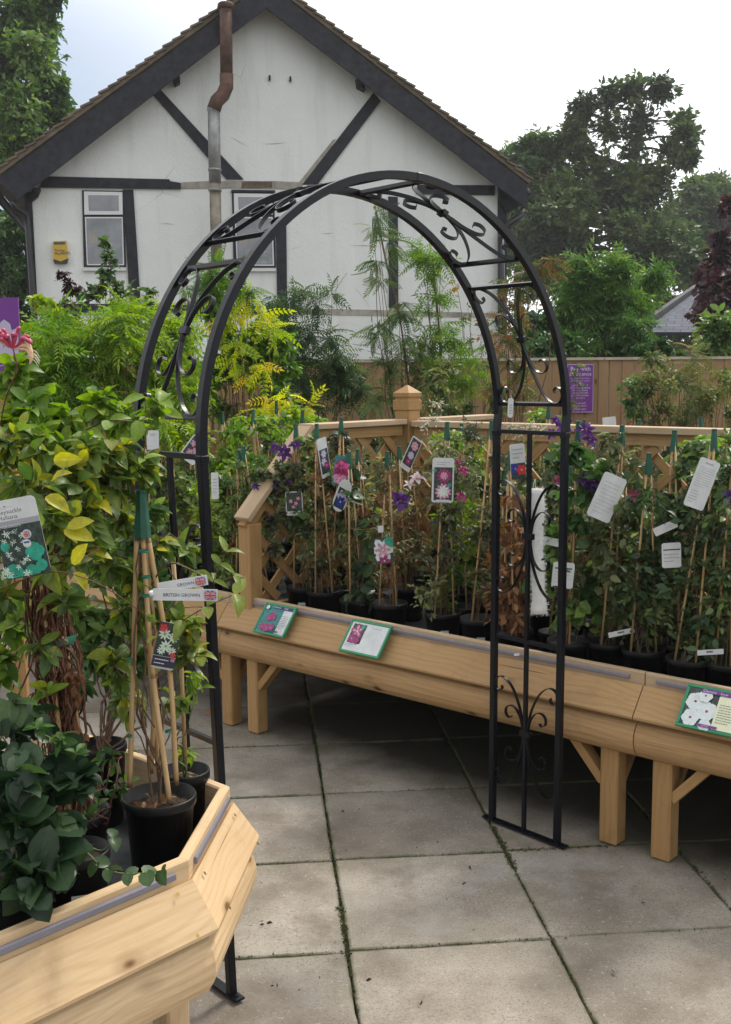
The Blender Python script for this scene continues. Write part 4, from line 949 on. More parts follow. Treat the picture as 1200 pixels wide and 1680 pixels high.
# ---------------------------------------------------------------- potted climbers
def pot_parts(root, c, z0, r, h, sticker=False, soil='soil'):
    """c: centre on the deck; sides taper, rolled rim"""
    c = V3(c[0], c[1], z0)
    MB().lathe(c, [(r*.76, .0), (r*.78, .004), (r*.95, h-.022), (r*1.0, h-.022), (r*1.02, h-.018), (r*1.02, h-.003), (r*1.0, h), (r*.955, h-.001), (r*.93, h-.04), (0, h-.04)], 28).build('pot', M['pot'], root, True)
    n = 20; vs = [c+V3(0, 0, h-.024)]; fs = []
    for q, rr in enumerate((.3, .6, .88, .94)):
        for k in range(n): a = 2*math.pi*k/n; vs.append(c+V3(rr*r*math.cos(a), rr*r*math.sin(a), h-.026+random.uniform(-.006, .007)-(.004 if q > 2 else 0)))
    fs += [[0, 1+k, 1+(k+1) % n] for k in range(n)]
    for q in range(3): fs += [[1+q*n+k, 1+(q+1)*n+k, 1+(q+1)*n+(k+1) % n, 1+q*n+(k+1) % n] for k in range(n)]
    mk('soil', vs, fs, M[soil], root, True)
    if sticker:
        d = nrm(V3(-c[0]*.6+sticker*.3, -c[1], 0)); s1 = np.cross(d, Z); b = MB(); rr = r*.92
        p = c+d*(rr*1.0+.003)+V3(0, 0, h*.55); b.box(p, s1, d, Z, .034, .0015, .024).build('price_sticker', M['white'], root)
        b = MB()
        for k in range(9): b.box(p+d*.0014+s1*(-.012+k*.003)-Z*.004, s1, d, Z, .0008+.0008*(k % 2), .0008, .010, 0)
        b.build('barcode', M['dark_ink'], root)
def cane(root, a, b, r=.0042): MB().tube([a, b], [r*1.05, r*.9], 8).build('cane', M['cane'], root, True)
def cap(root, p, d=None, s=1.0):
    MB().lathe(p, [(.0, -.055*s), (.0165*s, -.055*s), (.0155*s, -.03*s), (.0125*s, .0), (.0105*s, .028*s), (.012*s, .032*s), (.010*s, .036*s), (.0, .036*s)], 8).build('cane_cap', M['cap'], root, False)
def flower(root, c, r, m, face=None, n=6, centre='cream', tp='ovate'):
    r *= .85; f = Fol(); face = nrm(V3(*(face if face is not None else (random.uniform(-.5, .5), -1, random.uniform(0, .8))))); s1 = nrm(np.cross(face, V3(.1, .1, 1))); s2 = np.cross(face, s1)
    a = np.arange(n)*2*math.pi/n+random.random(); D = np.cos(a)[:, None]*s1+np.sin(a)[:, None]*s2+face*.15; c = np.asarray(c, float)
    f.leaves(tp, np.tile(c, (n, 1))+D*r*.08, D+rng.normal(0, .08, D.shape), np.tile(face, (n, 1)), r*rng.uniform(.85, 1.1, n), rng.random(n)); f.n
    f.leaves('curl' if m != 'palep' else tp, np.tile(c, (n, 1))+D*r*.05+face*r*.05, D*.8+face*.5+rng.normal(0, .3, D.shape), np.tile(face, (n, 1))+rng.normal(0, .3, D.shape), r*rng.uniform(.5, .9, n), rng.random(n))
    o = f.build(root, L[m], lname='flower')
    k = 14; f2 = Fol(); D2 = nrm(face+rng.normal(0, .35, (k, 3))); f2.leaves('slim', np.tile(c, (k, 1)), D2, rdir(k), r*.3)
    f2.build(root, L['seed' if centre == 'cream' else 'lime'], lname='stamens'); return o
ZD = .485   # deck top of the long benches
def climber(c, z0, r, h, tops, lm, tp='ovate', size=.034, nblob=7, tw=8, lpt=6, lo=.10, hi=.98, rad=.085, stemm='stem', label=None, cat='potted plant', group=None, sticker=False,
            name='potted_climber', dead=0, stems=5, capm=True, spread=1.0, ncane=None, caps=None, rmean=None):
    """c = pot centre, tops = list of cane tops"""
    root = empty(name, (c[0], c[1], z0), label, cat, group); pot_parts(root, c, z0, r, h, sticker)
    sz = z0+h-.03; T0 = np.array(tops[0], float); bases = []
    nc = ncane or (3 if len(tops) == 1 else len(tops)); a0 = random.random()*6
    for k in range(nc):
        a = a0+k*2*math.pi/nc; bs = V3(c[0]+r*.62*math.cos(a), c[1]+r*.62*math.sin(a), sz); tp_ = tops[k] if len(tops) > 1 else T0+V3(.006*math.cos(a), .006*math.sin(a), 0); bases.append((bs, np.array(tp_)))
        cane(root, bs, tp_)
    if capm: cap(root, T0, s=.85)
    f = Fol(); ht = T0[2]-sz
    for k in range(stems):
        a = rng.uniform(0, 6.3); p0 = V3(c[0]+r*.35*math.cos(a), c[1]+r*.35*math.sin(a), sz); tt = rng.uniform(.55, 1.0); e = p0*(1-tt)+T0*tt+rng.normal(0, .03, 3)*spread
        p = wander(p0, e, 11, .012); f.twigs(p[None], np.linspace(.0022, .001, 11)[None])
    for k in range(nblob):
        t = lo+(hi-lo)*(k+.5)/nblob+rng.uniform(-.03, .03); ax = V3(c[0], c[1], sz)*(1-t)+T0*t
        cc = ax+V3(rng.normal(0, .042), rng.normal(0, .042), 0)*spread; rr = rad*rng.uniform(.75, 1.2)*(1.0 if t < .85 else .75)
        blob(f, cc, rr, tw, lpt, tp, size, droop=.35, rz=rr*1.1, tr=.0009, rmean=rmean, start=.5)
    f.build(root, L[lm], M[stemm])
    if dead:
        f = Fol()
        for k in range(3):
            t = rng.uniform(.15, .8); ax = V3(c[0], c[1], sz)*(1-t)+T0*t; blob(f, ax, rad*.7, int(3*dead)+2, 5, 'curl', size*.9, droop=1.2, tr=.0009, rmean=.4)
        f.build(root, L['brown'], M['stem'], 'dead_leaves', 'dead_stems')
    return root
PR, PH = .077, .175
def frontpot(px, py, z=None): return atz(px, py-7, ZD+PH)
def top_at(px, py, y): p = aty(px, py, y); return p
front = [  # pot px, rim py, cap px, py, leaf, template, size, blobs, label ...
 (430, 962, 400, 742, 'ivy', 'tri', .026, 7, dict(tw=7, rad=.075, label='small trailing climber spilling over the left end post of the long bench')),
 (497, 968, 486, 706, 'mid', 'round', .040, 6, dict(tw=7, sticker=-1, label='climber with dark purple star flowers, nearest the ramped end of the trellis', lo=.35)),
 (531, 975, 520, 706, 'mixed', 'lance', .030, 6, dict(tw=5, dead=1, label='thin climber holding a narrow white picture tag near its cap', lo=.2)),
 (586, 988, 573, 752, 'clemdark', 'heart', .052, 6, dict(tw=4, lpt=4, label='climber with big glossy dark leaves, above the sign with one large bloom', lo=.0)),
 (640, 995, 636, 752, 'mixed', 'lance', .032, 6, dict(tw=8, dead=1, label='tired climber with one dark violet bloom and a pink lily picture low down', lo=.35)),
 (727, 1010, 734, 704, 'clem', 'small', .034, 8, dict(tw=11, lpt=7, rad=.095, sticker=1, label='bushy climber carrying the white tag with two starry pink blooms')),
 (786, 1020, 807, 702, 'clem', 'tri', .030, 7, dict(tw=8, sticker=1, label='climber in the pot just left of the right arch leg', lo=.2)),
 (842, 1038, 838, 752, 'brown', 'curl', .044, 6, dict(tw=6, dead=2, sticker=1, label='withered climber with crumpled brown leaves seen through the arch side panel', lo=.05, hi=.55)),
 (932, 1056, 949, 704, 'mid', 'heart', .046, 8, dict(tw=7, lpt=5, rad=.10, label='climber with rich purple blooms just right of the arch leg')),
 (996, 1058, 1021, 711, 'clem', 'ovate', .034, 8, dict(tw=10, lpt=6, rad=.105, label='climber holding a blank tilted white tag right of the arch', rmean=.6)),
 (1056, 1070, 1065, 757, 'clemdark', 'small', .036, 8, dict(tw=12, lpt=7, rad=.10, label='dense dark climber with a short twin cane above its leaves', hi=.85)),
 (1130, 1085, 1172, 718, 'clemdark', 'small', .036, 9, dict(tw=12, lpt=7, rad=.115, sticker=-1, label='dense climber with the long white text tag near its cap')),
 (1196, 1092, 1206, 740, 'clemdark', 'ovate', .036, 9, dict(tw=12, lpt=6, rad=.12, label='dark leafy climber cut off by the right edge of the photo')),
]
froots = []
for (px, py, cx_, cy_, lm, tp, size, nb_, kw) in front:
    c = frontpot(px, py); kw = dict(kw); kw['tw'] = int(kw.get('tw', 8)*1.45); size *= 1.05; kw['ncane'] = 2 if cx_ % 2 else 3; kw['rad'] = kw.get('rad', .085)*1.12
    froots.append(climber(c, ZD, PR, PH, [top_at(cx_, cy_, c[1]+rng.uniform(-.03, .03))], lm, tp, size, nb_, group='climbers in the front row of the long bench', stems=6, **kw))
c8 = frontpot(842, 1038)
f = Fol(); 
for k in range(5): blob(f, c8+V3(rng.normal(0, .02), rng.normal(0, .02), .06+.055*k), .05, 8, 6, 'curl', .05, droop=1.6, tr=.001, rmean=.5)
f.build(froots[7], L['brown'], M['deadstem'], 'dead_leaves', 'dead_stems')
f = Fol(); c2_ = frontpot(497, 968)
for x, y, r_ in ((455, 770, 22), (470, 800, 20), (440, 815, 20), (450, 860, 20), (485, 770, 20), (432, 775, 14), (425, 840, 14), (500, 800, 18), (520, 830, 20), (475, 850, 20), (505, 870, 20), (455, 900, 18), (545, 800, 18), (550, 860, 20), (600, 780, 18), (610, 850, 18)): blob(f, aty(x, y, c2_[1]-.07), r_/F*4.6, 12, 6, 'ovate', .034, rmean=.4, tr=.001)
f.build(froots[1], L['clem'], M['redstem'], 'side_foliage', 'side_stems')
# trailing stems over the bench end
f = Fol(); c = frontpot(430, 962)
for (ex, ey, dy) in ((438, 985, -.12), (415, 1020, -.2), (398, 1045, -.22), (425, 1055, -.2), (385, 1010, -.15), (445, 900, .0), (420, 880, 0), (405, 930, -.05)):
    e = aty(ex, ey, c[1]+dy); blob(f, e, .055, 11, 6, 'tri', .020, droop=.5, rmean=.4); p = wander(c+V3(0, 0, .02), e, 9, .012, (0, 0, .06)); f.twigs(p[None], np.linspace(.002, .001, 9)[None])
f.build(froots[0], L['ivy'], M['redstem'], 'trailing_foliage', 'trailing_stems')
for k, (x, y, r_, m_) in enumerate([(466, 742, .050, 'pur'), (485, 730, .04, 'pur'), (452, 735, .035, 'pur'), (450, 796, .035, 'pur'), (474, 790, .028, 'pur'), (420, 798, .025, 'pur'), (444, 850, .02, 'pur')]): flower(froots[1], aty(x, y, frontpot(497, 968)[1]-.08), r_, m_)
for x, y, r_, m_ in [(657, 822, .055, 'pur'), (560, 770, .045, 'mag')]: flower(froots[4 if x > 600 else 3], aty(x, y, frontpot(640, 995)[1]-.10), r_, m_, tp='round')
for x, y, r_, m_ in [(684, 786, .045, 'palep'), (672, 795, .03, 'palep')]: flower(froots[5], aty(x, y, frontpot(727, 1010)[1]-.10), r_, m_, (0, -.5, 1), 5)
for x, y, r_, m_ in [(760, 772, .03, 'mag'), (757, 815, .03, 'mag'), (752, 760, .018, 'mag')]: flower(froots[6], aty(x, y, frontpot(786, 1020)[1]-.08), r_, m_)
for x, y, r_, m_ in [(962, 705, .045, 'pur'), (968, 722, .035, 'pur'), (925, 700, .04, 'pur'), (905, 712, .03, 'pur'), (912, 690, .025, 'pur'), (955, 785, .035, 'pur'), (968, 800, .03, 'pur'), (975, 790, .03, 'pur'), (915, 788, .02, 'mag')]: flower(froots[8], aty(x, y, frontpot(932, 1056)[1]-.06), r_, m_)
for x, y, r_, m_ in [(1040, 812, .03, 'mag'), (1033, 826, .03, 'pur'), (845, 742, .0, 'mag')]:
    if r_: flower(froots[9], aty(x, y, frontpot(996, 1058)[1]-.02), r_, m_)
for x, y in ((1197, 816), ): flower(froots[12], aty(x, y, frontpot(1196, 1092)[1]-.09), .03, 'pur')
c = frontpot(786, 1020)
for x, y in ((840, 700), (850, 712), (870, 705), (885, 712), (700, 700), (712, 690), (716, 665)):
    f = Fol(); blob(f, aty(x, y, c[1]+.25), .045, 16, 3, 'slim', .022, droop=.1, rmean=.6); f.build(froots[6 if x > 800 else 5], L['seed'], M['greenstem'], 'seed_head', 'seed_stalk')
# row variants for the rest of the bench
protos = []; WORDS = []
for k, (lm, tp, sz_, ht_, w_, kw) in enumerate([('clem', 'ovate', .040, 1.44, 'grey green oval leaves', dict(tw=13, dead=1)), ('mixed', 'lance', .040, 1.36, 'tired browning narrow leaves', dict(tw=10, dead=2)), ('mid', 'tri', .034, 1.30, 'fresh three part leaves', dict(tw=10, dead=1)), ('clem', 'small', .042, 1.40, 'many tiny grey green leaves', dict(tw=15, stems=10)),
        ('ivy', 'heart', .044, 1.24, 'pale heart shaped leaves', dict(tw=10, capm=False)), ('clemdark', 'ovate', .040, 1.42, 'dark oval leaves', dict(tw=13, dead=1)), ('lime', 'small', .036, 1.18, 'short lime green growth', dict(tw=14, capm=False, ncane=1)), ('mixed', 'curl', .034, 1.38, 'mostly bare brown stems', dict(tw=8, stems=16, ncane=2, dead=2)), ('wist', 'ovate', .038, 1.46, 'bright leafy top growth', dict(tw=13, lo=.45, rmean=.5))]):
    p = climber((0, -40-k, 0), ZD, PR, PH, [(rng.uniform(-.05, .05), -40-k+rng.uniform(-.05, .05), ht_)], lm, tp, sz_, 8, lpt=7, rad=.115, group=None, label='x', **{**dict(lo=.12), **kw}); protos.append(p); WORDS.append(w_)
used = set()
def place(k, u, v, lab, group, sc=1.0):
    p = bp(u, v); k = k % len(protos)
    o = protos[k] if k not in used else copy_tree(protos[k]); used.add(k)
    o.location = (p[0], p[1], ZD); o.rotation_euler = (random.uniform(-.05, .05), random.uniform(-.05, .05), random.uniform(0, 6.28))
    o.scale = (1, 1, sc); o['label'] = 'climber with %s, %s' % (WORDS[k], lab); o['group'] = '%s, %s' % (group, WORDS[k]); return o
kk = 0
def rows(spec, lab, group, s0, s1, ju=.03, jv=.03):
    global kk
    for v_, us, w_ in spec:
        for u_ in us:
            if v_ == .36 and abs(u_-.63) < .1: continue
            place(kk, u_+random.uniform(-ju, ju), v_+random.uniform(-jv, jv), w_+lab, group, random.uniform(s0, s1)); kk += random.choice((1, 2, 4, 5))
rows(((.36, np.arange(.16, 3.5, .235), 'second row'), (.60, np.arange(.10, 3.5, .255), 'third row'), (.88, np.arange(.15, 3.5, .30), 'back row')), ' on the long bench', 'climbers in rows on the long bench', .78, 1.0)
rows(((1.32, np.arange(.1, 3.6, .27), 'first row'), (1.62, np.arange(.15, 3.6, .33), 'middle row'), (1.95, np.arange(.1, 3.6, .35), 'far row')), ' beyond the lattice', 'climbers beyond the lattice', .90, 1.10, .05, .04)
rows(((.16, np.arange(-1.95, -.2, .24), 'front row'), (.45, np.arange(-1.95, -.15, .25), 'second row'), (.8, np.arange(-1.9, -.15, .28), 'third row'), (1.2, np.arange(-1.9, -.1, .3), 'fourth row'), (1.6, np.arange(-1.9, -.1, .32), 'far row')), ' behind the left arch leg', 'climbers behind the left arch leg', .85, 1.04, .04, .04)

# ---------------------------------------------------------------- larger shrubs in the background (each in its own pot on the ground or bench)
def bush(label, base, blobs, lm, tp, size, tw, lpt, cat='shrub', name='potted_shrub', stemm='stem', z0=0.0, pr=.14, ph=.24, sr=.008, group=None, pot=True, droop=.35, **kw):
    """blobs (px,py,y,rpx[,density])"""
    base = np.asarray(base, float); root = empty(name, (base[0], base[1], z0), label, cat, group)
    if pot: pot_parts(root, base, z0, pr, ph)
    s0 = V3(base[0], base[1], z0+(ph-.02 if pot else 0)); f = Fol()
    for q in blobs:
        px, py, y, r = q[:4]; c = aty(px, py, y); rr = r/F*y
        p = wander(s0+V3(rng.normal(0, pr*.2), rng.normal(0, pr*.2), 0), c, 10, .02, (0, 0, .05)); f.twigs(p[None], np.linspace(sr, sr*.3, 10)[None])
        blob(f, c, rr, max(3, int(tw*(q[4] if len(q) > 4 else 1))), lpt, tp, size, droop=droop, tr=sr*.2, start=.6, **kw)
    f.build(root, L[lm], M[stemm]); return root
def gp(px, y): p = aty(px, 700, y); return (p[0], y, 0)
wb = fill(40, 560, 135, 720, 5.6, 6.6, 26, 36, 13)+[(60, 555, 6, 24), (100, 548, 6.2, 26), (30, 580, 5.8, 24), (120, 575, 6, 24)]
bush('bright green wisteria mound beside the purple board at the far left', gp(80, 6.1), wb, 'wist', 'pinn', .16, 16, 6, z0=ZD, rmean=.6)
wb = [(190, 530, 5.8, 24), (215, 522, 6, 26), (165, 555, 6, 26), (235, 545, 6, 28), (262, 530, 6.2, 26), (205, 565, 5.8, 30), (180, 600, 6, 34), (240, 600, 6, 34), (280, 580, 6.3, 30), (300, 545, 6.4, 24), (210, 660, 5.8, 36), (280, 640, 6, 36), (170, 660, 6, 34), (250, 690, 5.7, 34), (305, 620, 6.2, 30), (300, 700, 6, 34)]
bush('lime green wisteria seen between the two left legs of the arch', gp(225, 6.0), wb, 'wist', 'pinn', .15, 17, 6, z0=ZD, rmean=.85)
wb = [(405, 490, 7.5, 20), (385, 520, 7.5, 24), (360, 535, 7.5, 22), (425, 520, 7.5, 20), (440, 540, 7.4, 18), (395, 560, 7.4, 18, .7), (380, 590, 7.4, 16, .6), (405, 615, 7.4, 18, .7), (430, 600, 7.3, 9, .5), (450, 660, 7.2, 22), (480, 662, 7.2, 24), (505, 668, 7.2, 14), (430, 680, 7.2, 20)]
bush('golden yellow robinia glowing beside the left leg of the arch', gp(410, 7.4), wb, 'gold', 'robinia', .14, 5, 5, rmean=.3, rsd=.3)
wb = fill(345, 540, 470, 700, 7.6, 8.0, 24, 32, 16)+[(340, 500, 8, 26), (455, 560, 8, 20, .7), (465, 600, 8, 22), (350, 460, 8, 18), (385, 470, 8, 18, .6), (415, 580, 8, 26)]
bush('mid green climber tangled behind the golden robinia', gp(400, 8.1), wb, 'wist', 'tri', .085, 16, 6, rmean=.3)
wb = [(345, 440, 7.6, 16, .6), (360, 460, 7.6, 18), (330, 470, 7.6, 22), (385, 450, 7.7, 14, .6), (300, 470, 7.8, 16, .7), (410, 470, 7.5, 16, .6), (350, 500, 7.6, 24)]
bush('wispy green shrub just under the right hand house window', gp(350, 7.8), wb, 'wist', 'fine', .17, 7, 4, rmean=.2)
wb = [(485, 500, 8.8, 22, .7), (500, 480, 8.8, 16, .5), (520, 500, 8.8, 16, .5), (480, 540, 8.8, 30), (515, 560, 8.8, 26, .8), (545, 555, 8.8, 20, .7), (560, 585, 8.8, 20, .8), (490, 590, 8.8, 34), (530, 620, 8.8, 34), (570, 640, 8.8, 30), (460, 610, 9, 26), (500, 660, 8.8, 30), (470, 560, 9, 24), (545, 480, 8.8, 9, .4), (455, 500, 8.8, 16, .5), (575, 600, 8.8, 14, .5)]
bush('dark feathery shrub left of centre in front of the white wall', gp(515, 8.9), wb+[(450, 530, 8.8, 26), (445, 570, 8.8, 26), (540, 600, 8.8, 26), (500, 620, 8.8, 30), (590, 640, 8.8, 22), (560, 620, 8.8, 24)], 'fern', 'pinn', .14, 15, 5, sr=.007, rmean=.35)
wb = [(617, 350, 8.4, 9, .5), (612, 375, 8.4, 12, .6), (640, 400, 8.4, 14, .7), (618, 430, 8.4, 10, .5), (625, 455, 8.4, 10, .4), (655, 510, 8.4, 26, .8), (625, 540, 8.4, 28), (660, 560, 8.4, 30), (690, 560, 8.5, 26), (635, 600, 8.4, 34), (680, 620, 8.4, 34), (620, 650, 8.4, 34), (665, 660, 8.5, 30)]
rt = bush('tall ferny tree shoot reaching up inside the arch opening', gp(672, 8.5), wb, 'fern', 'fine', .15, 8, 5, sr=.007, rmean=.6)
MB().tube(catmull([aty(672, 640, 8.5), aty(662, 560, 8.5), aty(652, 500, 8.5), aty(634, 430, 8.5), aty(617, 345, 8.5)], 5), .007, 6).build('leading_stem', M['stem'], rt, True)
wb = [(690, 410, 8.6, 14, .7), (700, 425, 8.6, 20), (725, 430, 8.6, 18, .8), (710, 450, 8.6, 16, .7), (720, 490, 8.6, 16, .6), (700, 500, 8.6, 12, .4), (725, 540, 8.6, 24), (745, 560, 8.6, 26), (700, 590, 8.6, 28), (745, 600, 8.7, 30), (720, 640, 8.6, 32), (770, 630, 8.7, 30), (780, 590, 8.8, 20, .7)]
rt = bush('yellow green shoot with a bushy top right of centre in the arch opening', gp(722, 8.7), wb, 'wist', 'pinn', .13, 12, 5, sr=.007, rmean=.5)
MB().tube(catmull([aty(724, 660, 8.65), aty(722, 560, 8.65), aty(716, 490, 8.65), aty(710, 420, 8.65)], 5), .008, 6).build('leading_stem', M['stem'], rt, True)
wb = [(775, 500, 9, 18, .4), (790, 530, 9, 20, .4), (770, 560, 9, 24, .5), (800, 560, 9, 22, .5), (750, 470, 9, 14, .3), (760, 520, 9, 18, .3), (790, 600, 9, 26, .7)]
bush('thin twiggy shrub with sparse bronze leaves near the house corner', gp(785, 9.1), wb, 'bronze', 'small', .05, 14, 5)
wb = [(838, 470, 8, 16, .7), (860, 450, 8, 16, .8), (890, 435, 8, 16, .7), (905, 430, 8, 9, .5), (850, 490, 8, 20, .7), (835, 520, 8, 20, .7), (870, 470, 8, 14, .5), (830, 560, 8, 26), (845, 600, 8, 26), (825, 640, 8, 26), (860, 640, 8.1, 20, .6)]
bush('shrub with orange bronze leaf tips behind the right shoulder of the arch', gp(840, 8.1), wb, 'bronze', 'pinn', .13, 10, 5, rmean=.4, rsd=.35)
wb = fill(700, 600, 830, 690, 7.5, 8.5, 22, 34, 10)
bush('low tangle of olive leaves along the fence inside the arch', gp(770, 8.6), wb, 'fencebush', 'ovate', .06, 14, 6)
for i, (x0, x1, y0, lab, m_, tp_) in enumerate(((1015, 1060, 600, 'narrow sprig climbing the fence right of the purple notice', 'mid', 'ovate'), (1060, 1110, 560, 'olive shrub with upright stems at the middle of the right hand fence', 'fencebush', 'small'), (1105, 1160, 555, 'tall olive shrub rising above the fence top on the right', 'fencebush', 'pinn'), (1155, 1215, 580, 'yellowish shrub at the right end of the fence', 'fencebush', 'small'))):
    bush(lab, gp((x0+x1)/2, 9.0), fill(x0, y0+20, x1, 690, 8.6, 9.1, 18, 28, 12 if i else 6), m_, tp_, .05 if tp_ != 'pinn' else .12, 14 if tp_ != 'pinn' else 7, 6 if tp_ != 'pinn' else 4, rmean=.6 if i == 3 else None)
wb = [(945, 610, 8, 12, .5), (950, 630, 8, 14, .6), (940, 660, 8, 14, .5), (955, 600, 8, 8, .4)]
bush('sparse sprig in front of the purple notice', gp(945, 8.1), wb, 'fencebush', 'small', .035, 9, 5, pr=.08, ph=.16)
wb = [(105, 450, 7.2, 10, .6), (115, 470, 7.2, 14), (110, 500, 7.2, 14, .8), (130, 480, 7.2, 12, .6), (125, 530, 7, 20), (135, 560, 7, 20), (115, 545, 7, 16)]
bush('slim shrub with dark purple leaves in front of the house timber', gp(120, 7.3), wb, 'darkred', 'ovate', .045, 13, 6)
wb = [(170, 400, 7, 9, .5), (180, 425, 7, 14, .7), (175, 450, 7, 16, .8), (165, 475, 7, 22), (195, 470, 7, 18, .8), (215, 480, 7, 16, .6), (145, 480, 7, 16, .6), (190, 500, 7, 20, .7), (250, 480, 7.4, 14, .5), (240, 500, 7.4, 16, .5)]
bush('airy green shrub in front of the left hand house window', gp(180, 7.1), wb, 'fern', 'ovate', .05, 13, 6)
wb = [(75, 500, 6.4, 16, .8), (90, 515, 6.4, 16), (60, 490, 6.4, 9, .5), (110, 520, 6.4, 14, .6), (45, 540, 6.4, 18)]
bush('yellow green sprig between the purple board and the house corner', gp(80, 6.5), wb, 'lime', 'ovate', .055, 13, 5, z0=ZD)

# ---------------------------------------------------------------- plants on the near bench
ZN = .528
def npot(px, py, zr): return atz(px, py, zr)
def near(label, px, py, h, r, cat='potted plant', name='potted_honeysuckle', sticker=False):
    c = atz(px, py, ZN+h); root = empty(name, (c[0], c[1], ZN), label, cat); pot_parts(root, c, ZN, r, h, sticker); return root, c
def spray(f, c0, items, tw, lpt, tp, size, sr=.003, droop=.3, bend=.05, axis=None, **kw):
    for q in items:
        px, py, y, r = q[:4]; c = aty(px, py, y); rr = r/F*y
        if axis is not None:
            tq = min(.97, max(0, (c[2]-c0[2])/(axis[2]-c0[2])-rng.uniform(.1, .3))); st = c0*(1-tq)+axis*tq
        else: st = c0
        p = wander(st, c, 12, .012, (rng.normal(0, .03), rng.normal(0, .03), bend)); f.twigs(p[None], np.linspace(sr, sr*.4, 12)[None])
        blob(f, c, rr, max(2, int(tw*(q[4] if len(q) > 4 else 1))), lpt, tp, size, droop=droop, tr=.0012, start=.55, **kw)
def shoot(f, pts, n, tp, size, sr=.0016, rnd=None, drp=.3, fol=None):
    """a single shoot with opposite leaf pairs; pts (px,py,y)"""
    P = catmull([aty(*p) for p in pts], 8); f.twigs(P[None], np.linspace(sr, sr*.5, len(P))[None])
    k = np.linspace(1, len(P)-1, n).astype(int); tg = nrm(np.gradient(P, axis=0))[k]
    for sg in (1, -1):
        sd = nrm(np.cross(tg, V3(0, -.4, 1))+rng.normal(0, .25, tg.shape))*sg; D = sd+tg*.5; D[:, 2] -= drp
        (fol or f).leaves(tp, P[k], D, V3(0, -.6, .8)+rng.normal(0, .3, D.shape), size*rng.uniform(.8, 1.15, len(k)), rnd if rnd is None else np.full(len(k), rnd))
# 1 three-cane honeysuckle at the chamfered corner
r1, c1 = near('honeysuckle tied to canes under a green cap, at the cut corner of the near bench', 262, 1303, .205, .079)
capp = aty(233, 842, c1[1]+.03); szz = ZN+.205-.03
for (bx_, by_, dy, tx) in ((279, 1318, -.045, 0), (213, 1292, 0, -.012), (290, 1288, .02, .010), (248, 1268, .05, 0), (262, 1262, .055, .004)):
    bs = aty(bx_, by_, c1[1]+dy); e = capp+V3(tx, 0, -.04); mid = (bs+e)/2+V3(rng.normal(0, .008), 0, 0)
    MB().tube(catmull([bs, mid, e], 6), .0058, 8).build('cane', M['cane'], r1, True)
cap(r1, capp+V3(0, 0, .01), s=1.15)
for (y_, x_, w_) in ((905, 236, 14), (947, 240, 12), (978, 240, 11), (1083, 213, 8), (1200, 276, 8), (1208, 213, 7)):
    p = aty(x_, y_, c1[1]-.005); MB().lathe(p, [(w_/F*c1[1]*.62, -.002), (w_/F*c1[1]*.66, .0), (w_/F*c1[1]*.62, .003)], 12).build('tie', M['tie'], r1, True)
f = Fol(); b0 = V3(c1[0], c1[1], szz)
spray(f, b0, [(262, 890, 2.4, 26, .6), (300, 905, 2.45, 22, .5), (205, 1010, 2.4, 30), (195, 1090, 2.4, 30), (300, 1030, 2.38, 26), (310, 1080, 2.38, 28), (210, 1150, 2.45, 24, .8), (225, 950, 2.4, 22, .7), (285, 1150, 2.45, 14, .5), (265, 1000, 2.4, 18, .5), (180, 930, 2.4, 34), (200, 860, 2.4, 26)], 10, 6, 'ovate', .043, sr=.0022, axis=capp, rmean=.45)
shoot(f, [(243, 970, 2.36), (275, 925, 2.3), (320, 938, 2.28), (350, 955, 2.26), (385, 945, 2.25)], 3, 'lance', .05, .0024, .62)
shoot(f, [(262, 1045, 2.3), (300, 1018, 2.25), (340, 995, 2.22), (385, 975, 2.2)], 4, 'ovate', .052, .002, .68)
shoot(f, [(350, 955, 2.26), (362, 925, 2.26), (372, 905, 2.27)], 3, 'lance', .045, .0012, .6)
for k in range(4):
    p = wander(b0+rng.normal(0, .012, 3), capp-V3(0, 0, .04), 16, .007); f.twigs(p[None], np.linspace(.0034, .0016, 16)[None])
f.build(r1, L['honey'], M['stem'], smooth=True)
f = Fol(); n = 26; a = rng.uniform(0, 6.28, n); rr = .055*np.sqrt(rng.random(n)); P = np.stack([c1[0]+rr*np.cos(a), c1[1]+rr*np.sin(a), np.full(n, szz+.006)], 1)
D = rdir(n); D[:, 2] = abs(D[:, 2])*.4; f.leaves('curl', P, D, np.tile([0, 0, 1.], (n, 1)), rng.uniform(.01, .03, n), rng.random(n)); f.build(r1, L['brown'], None, 'leaf_litter')
# 2 small pot behind it
r2, c2 = near('small pot with one leaning cane, half hidden behind the corner honeysuckle pot', 303, 1262, .175, .060, name='potted_climber')
MB().tube([aty(305, 1262, c2[1]-.01), aty(298, 1095, c2[1]-.03), aty(283, 900, c2[1]-.02)], .0052, 8).build('cane', M['cane'], r2, True)
f = Fol(); spray(f, V3(c2[0], c2[1], ZN+.15), [(305, 1240, c2[1], 12, .8), (318, 1105, 2.55, 18, .6), (320, 1130, 2.55, 16, .5), (300, 1060, 2.55, 16, .4)], 7, 4, 'lance', .035, rmean=.7); f.build(r2, L['lime'], M['greenstem'])
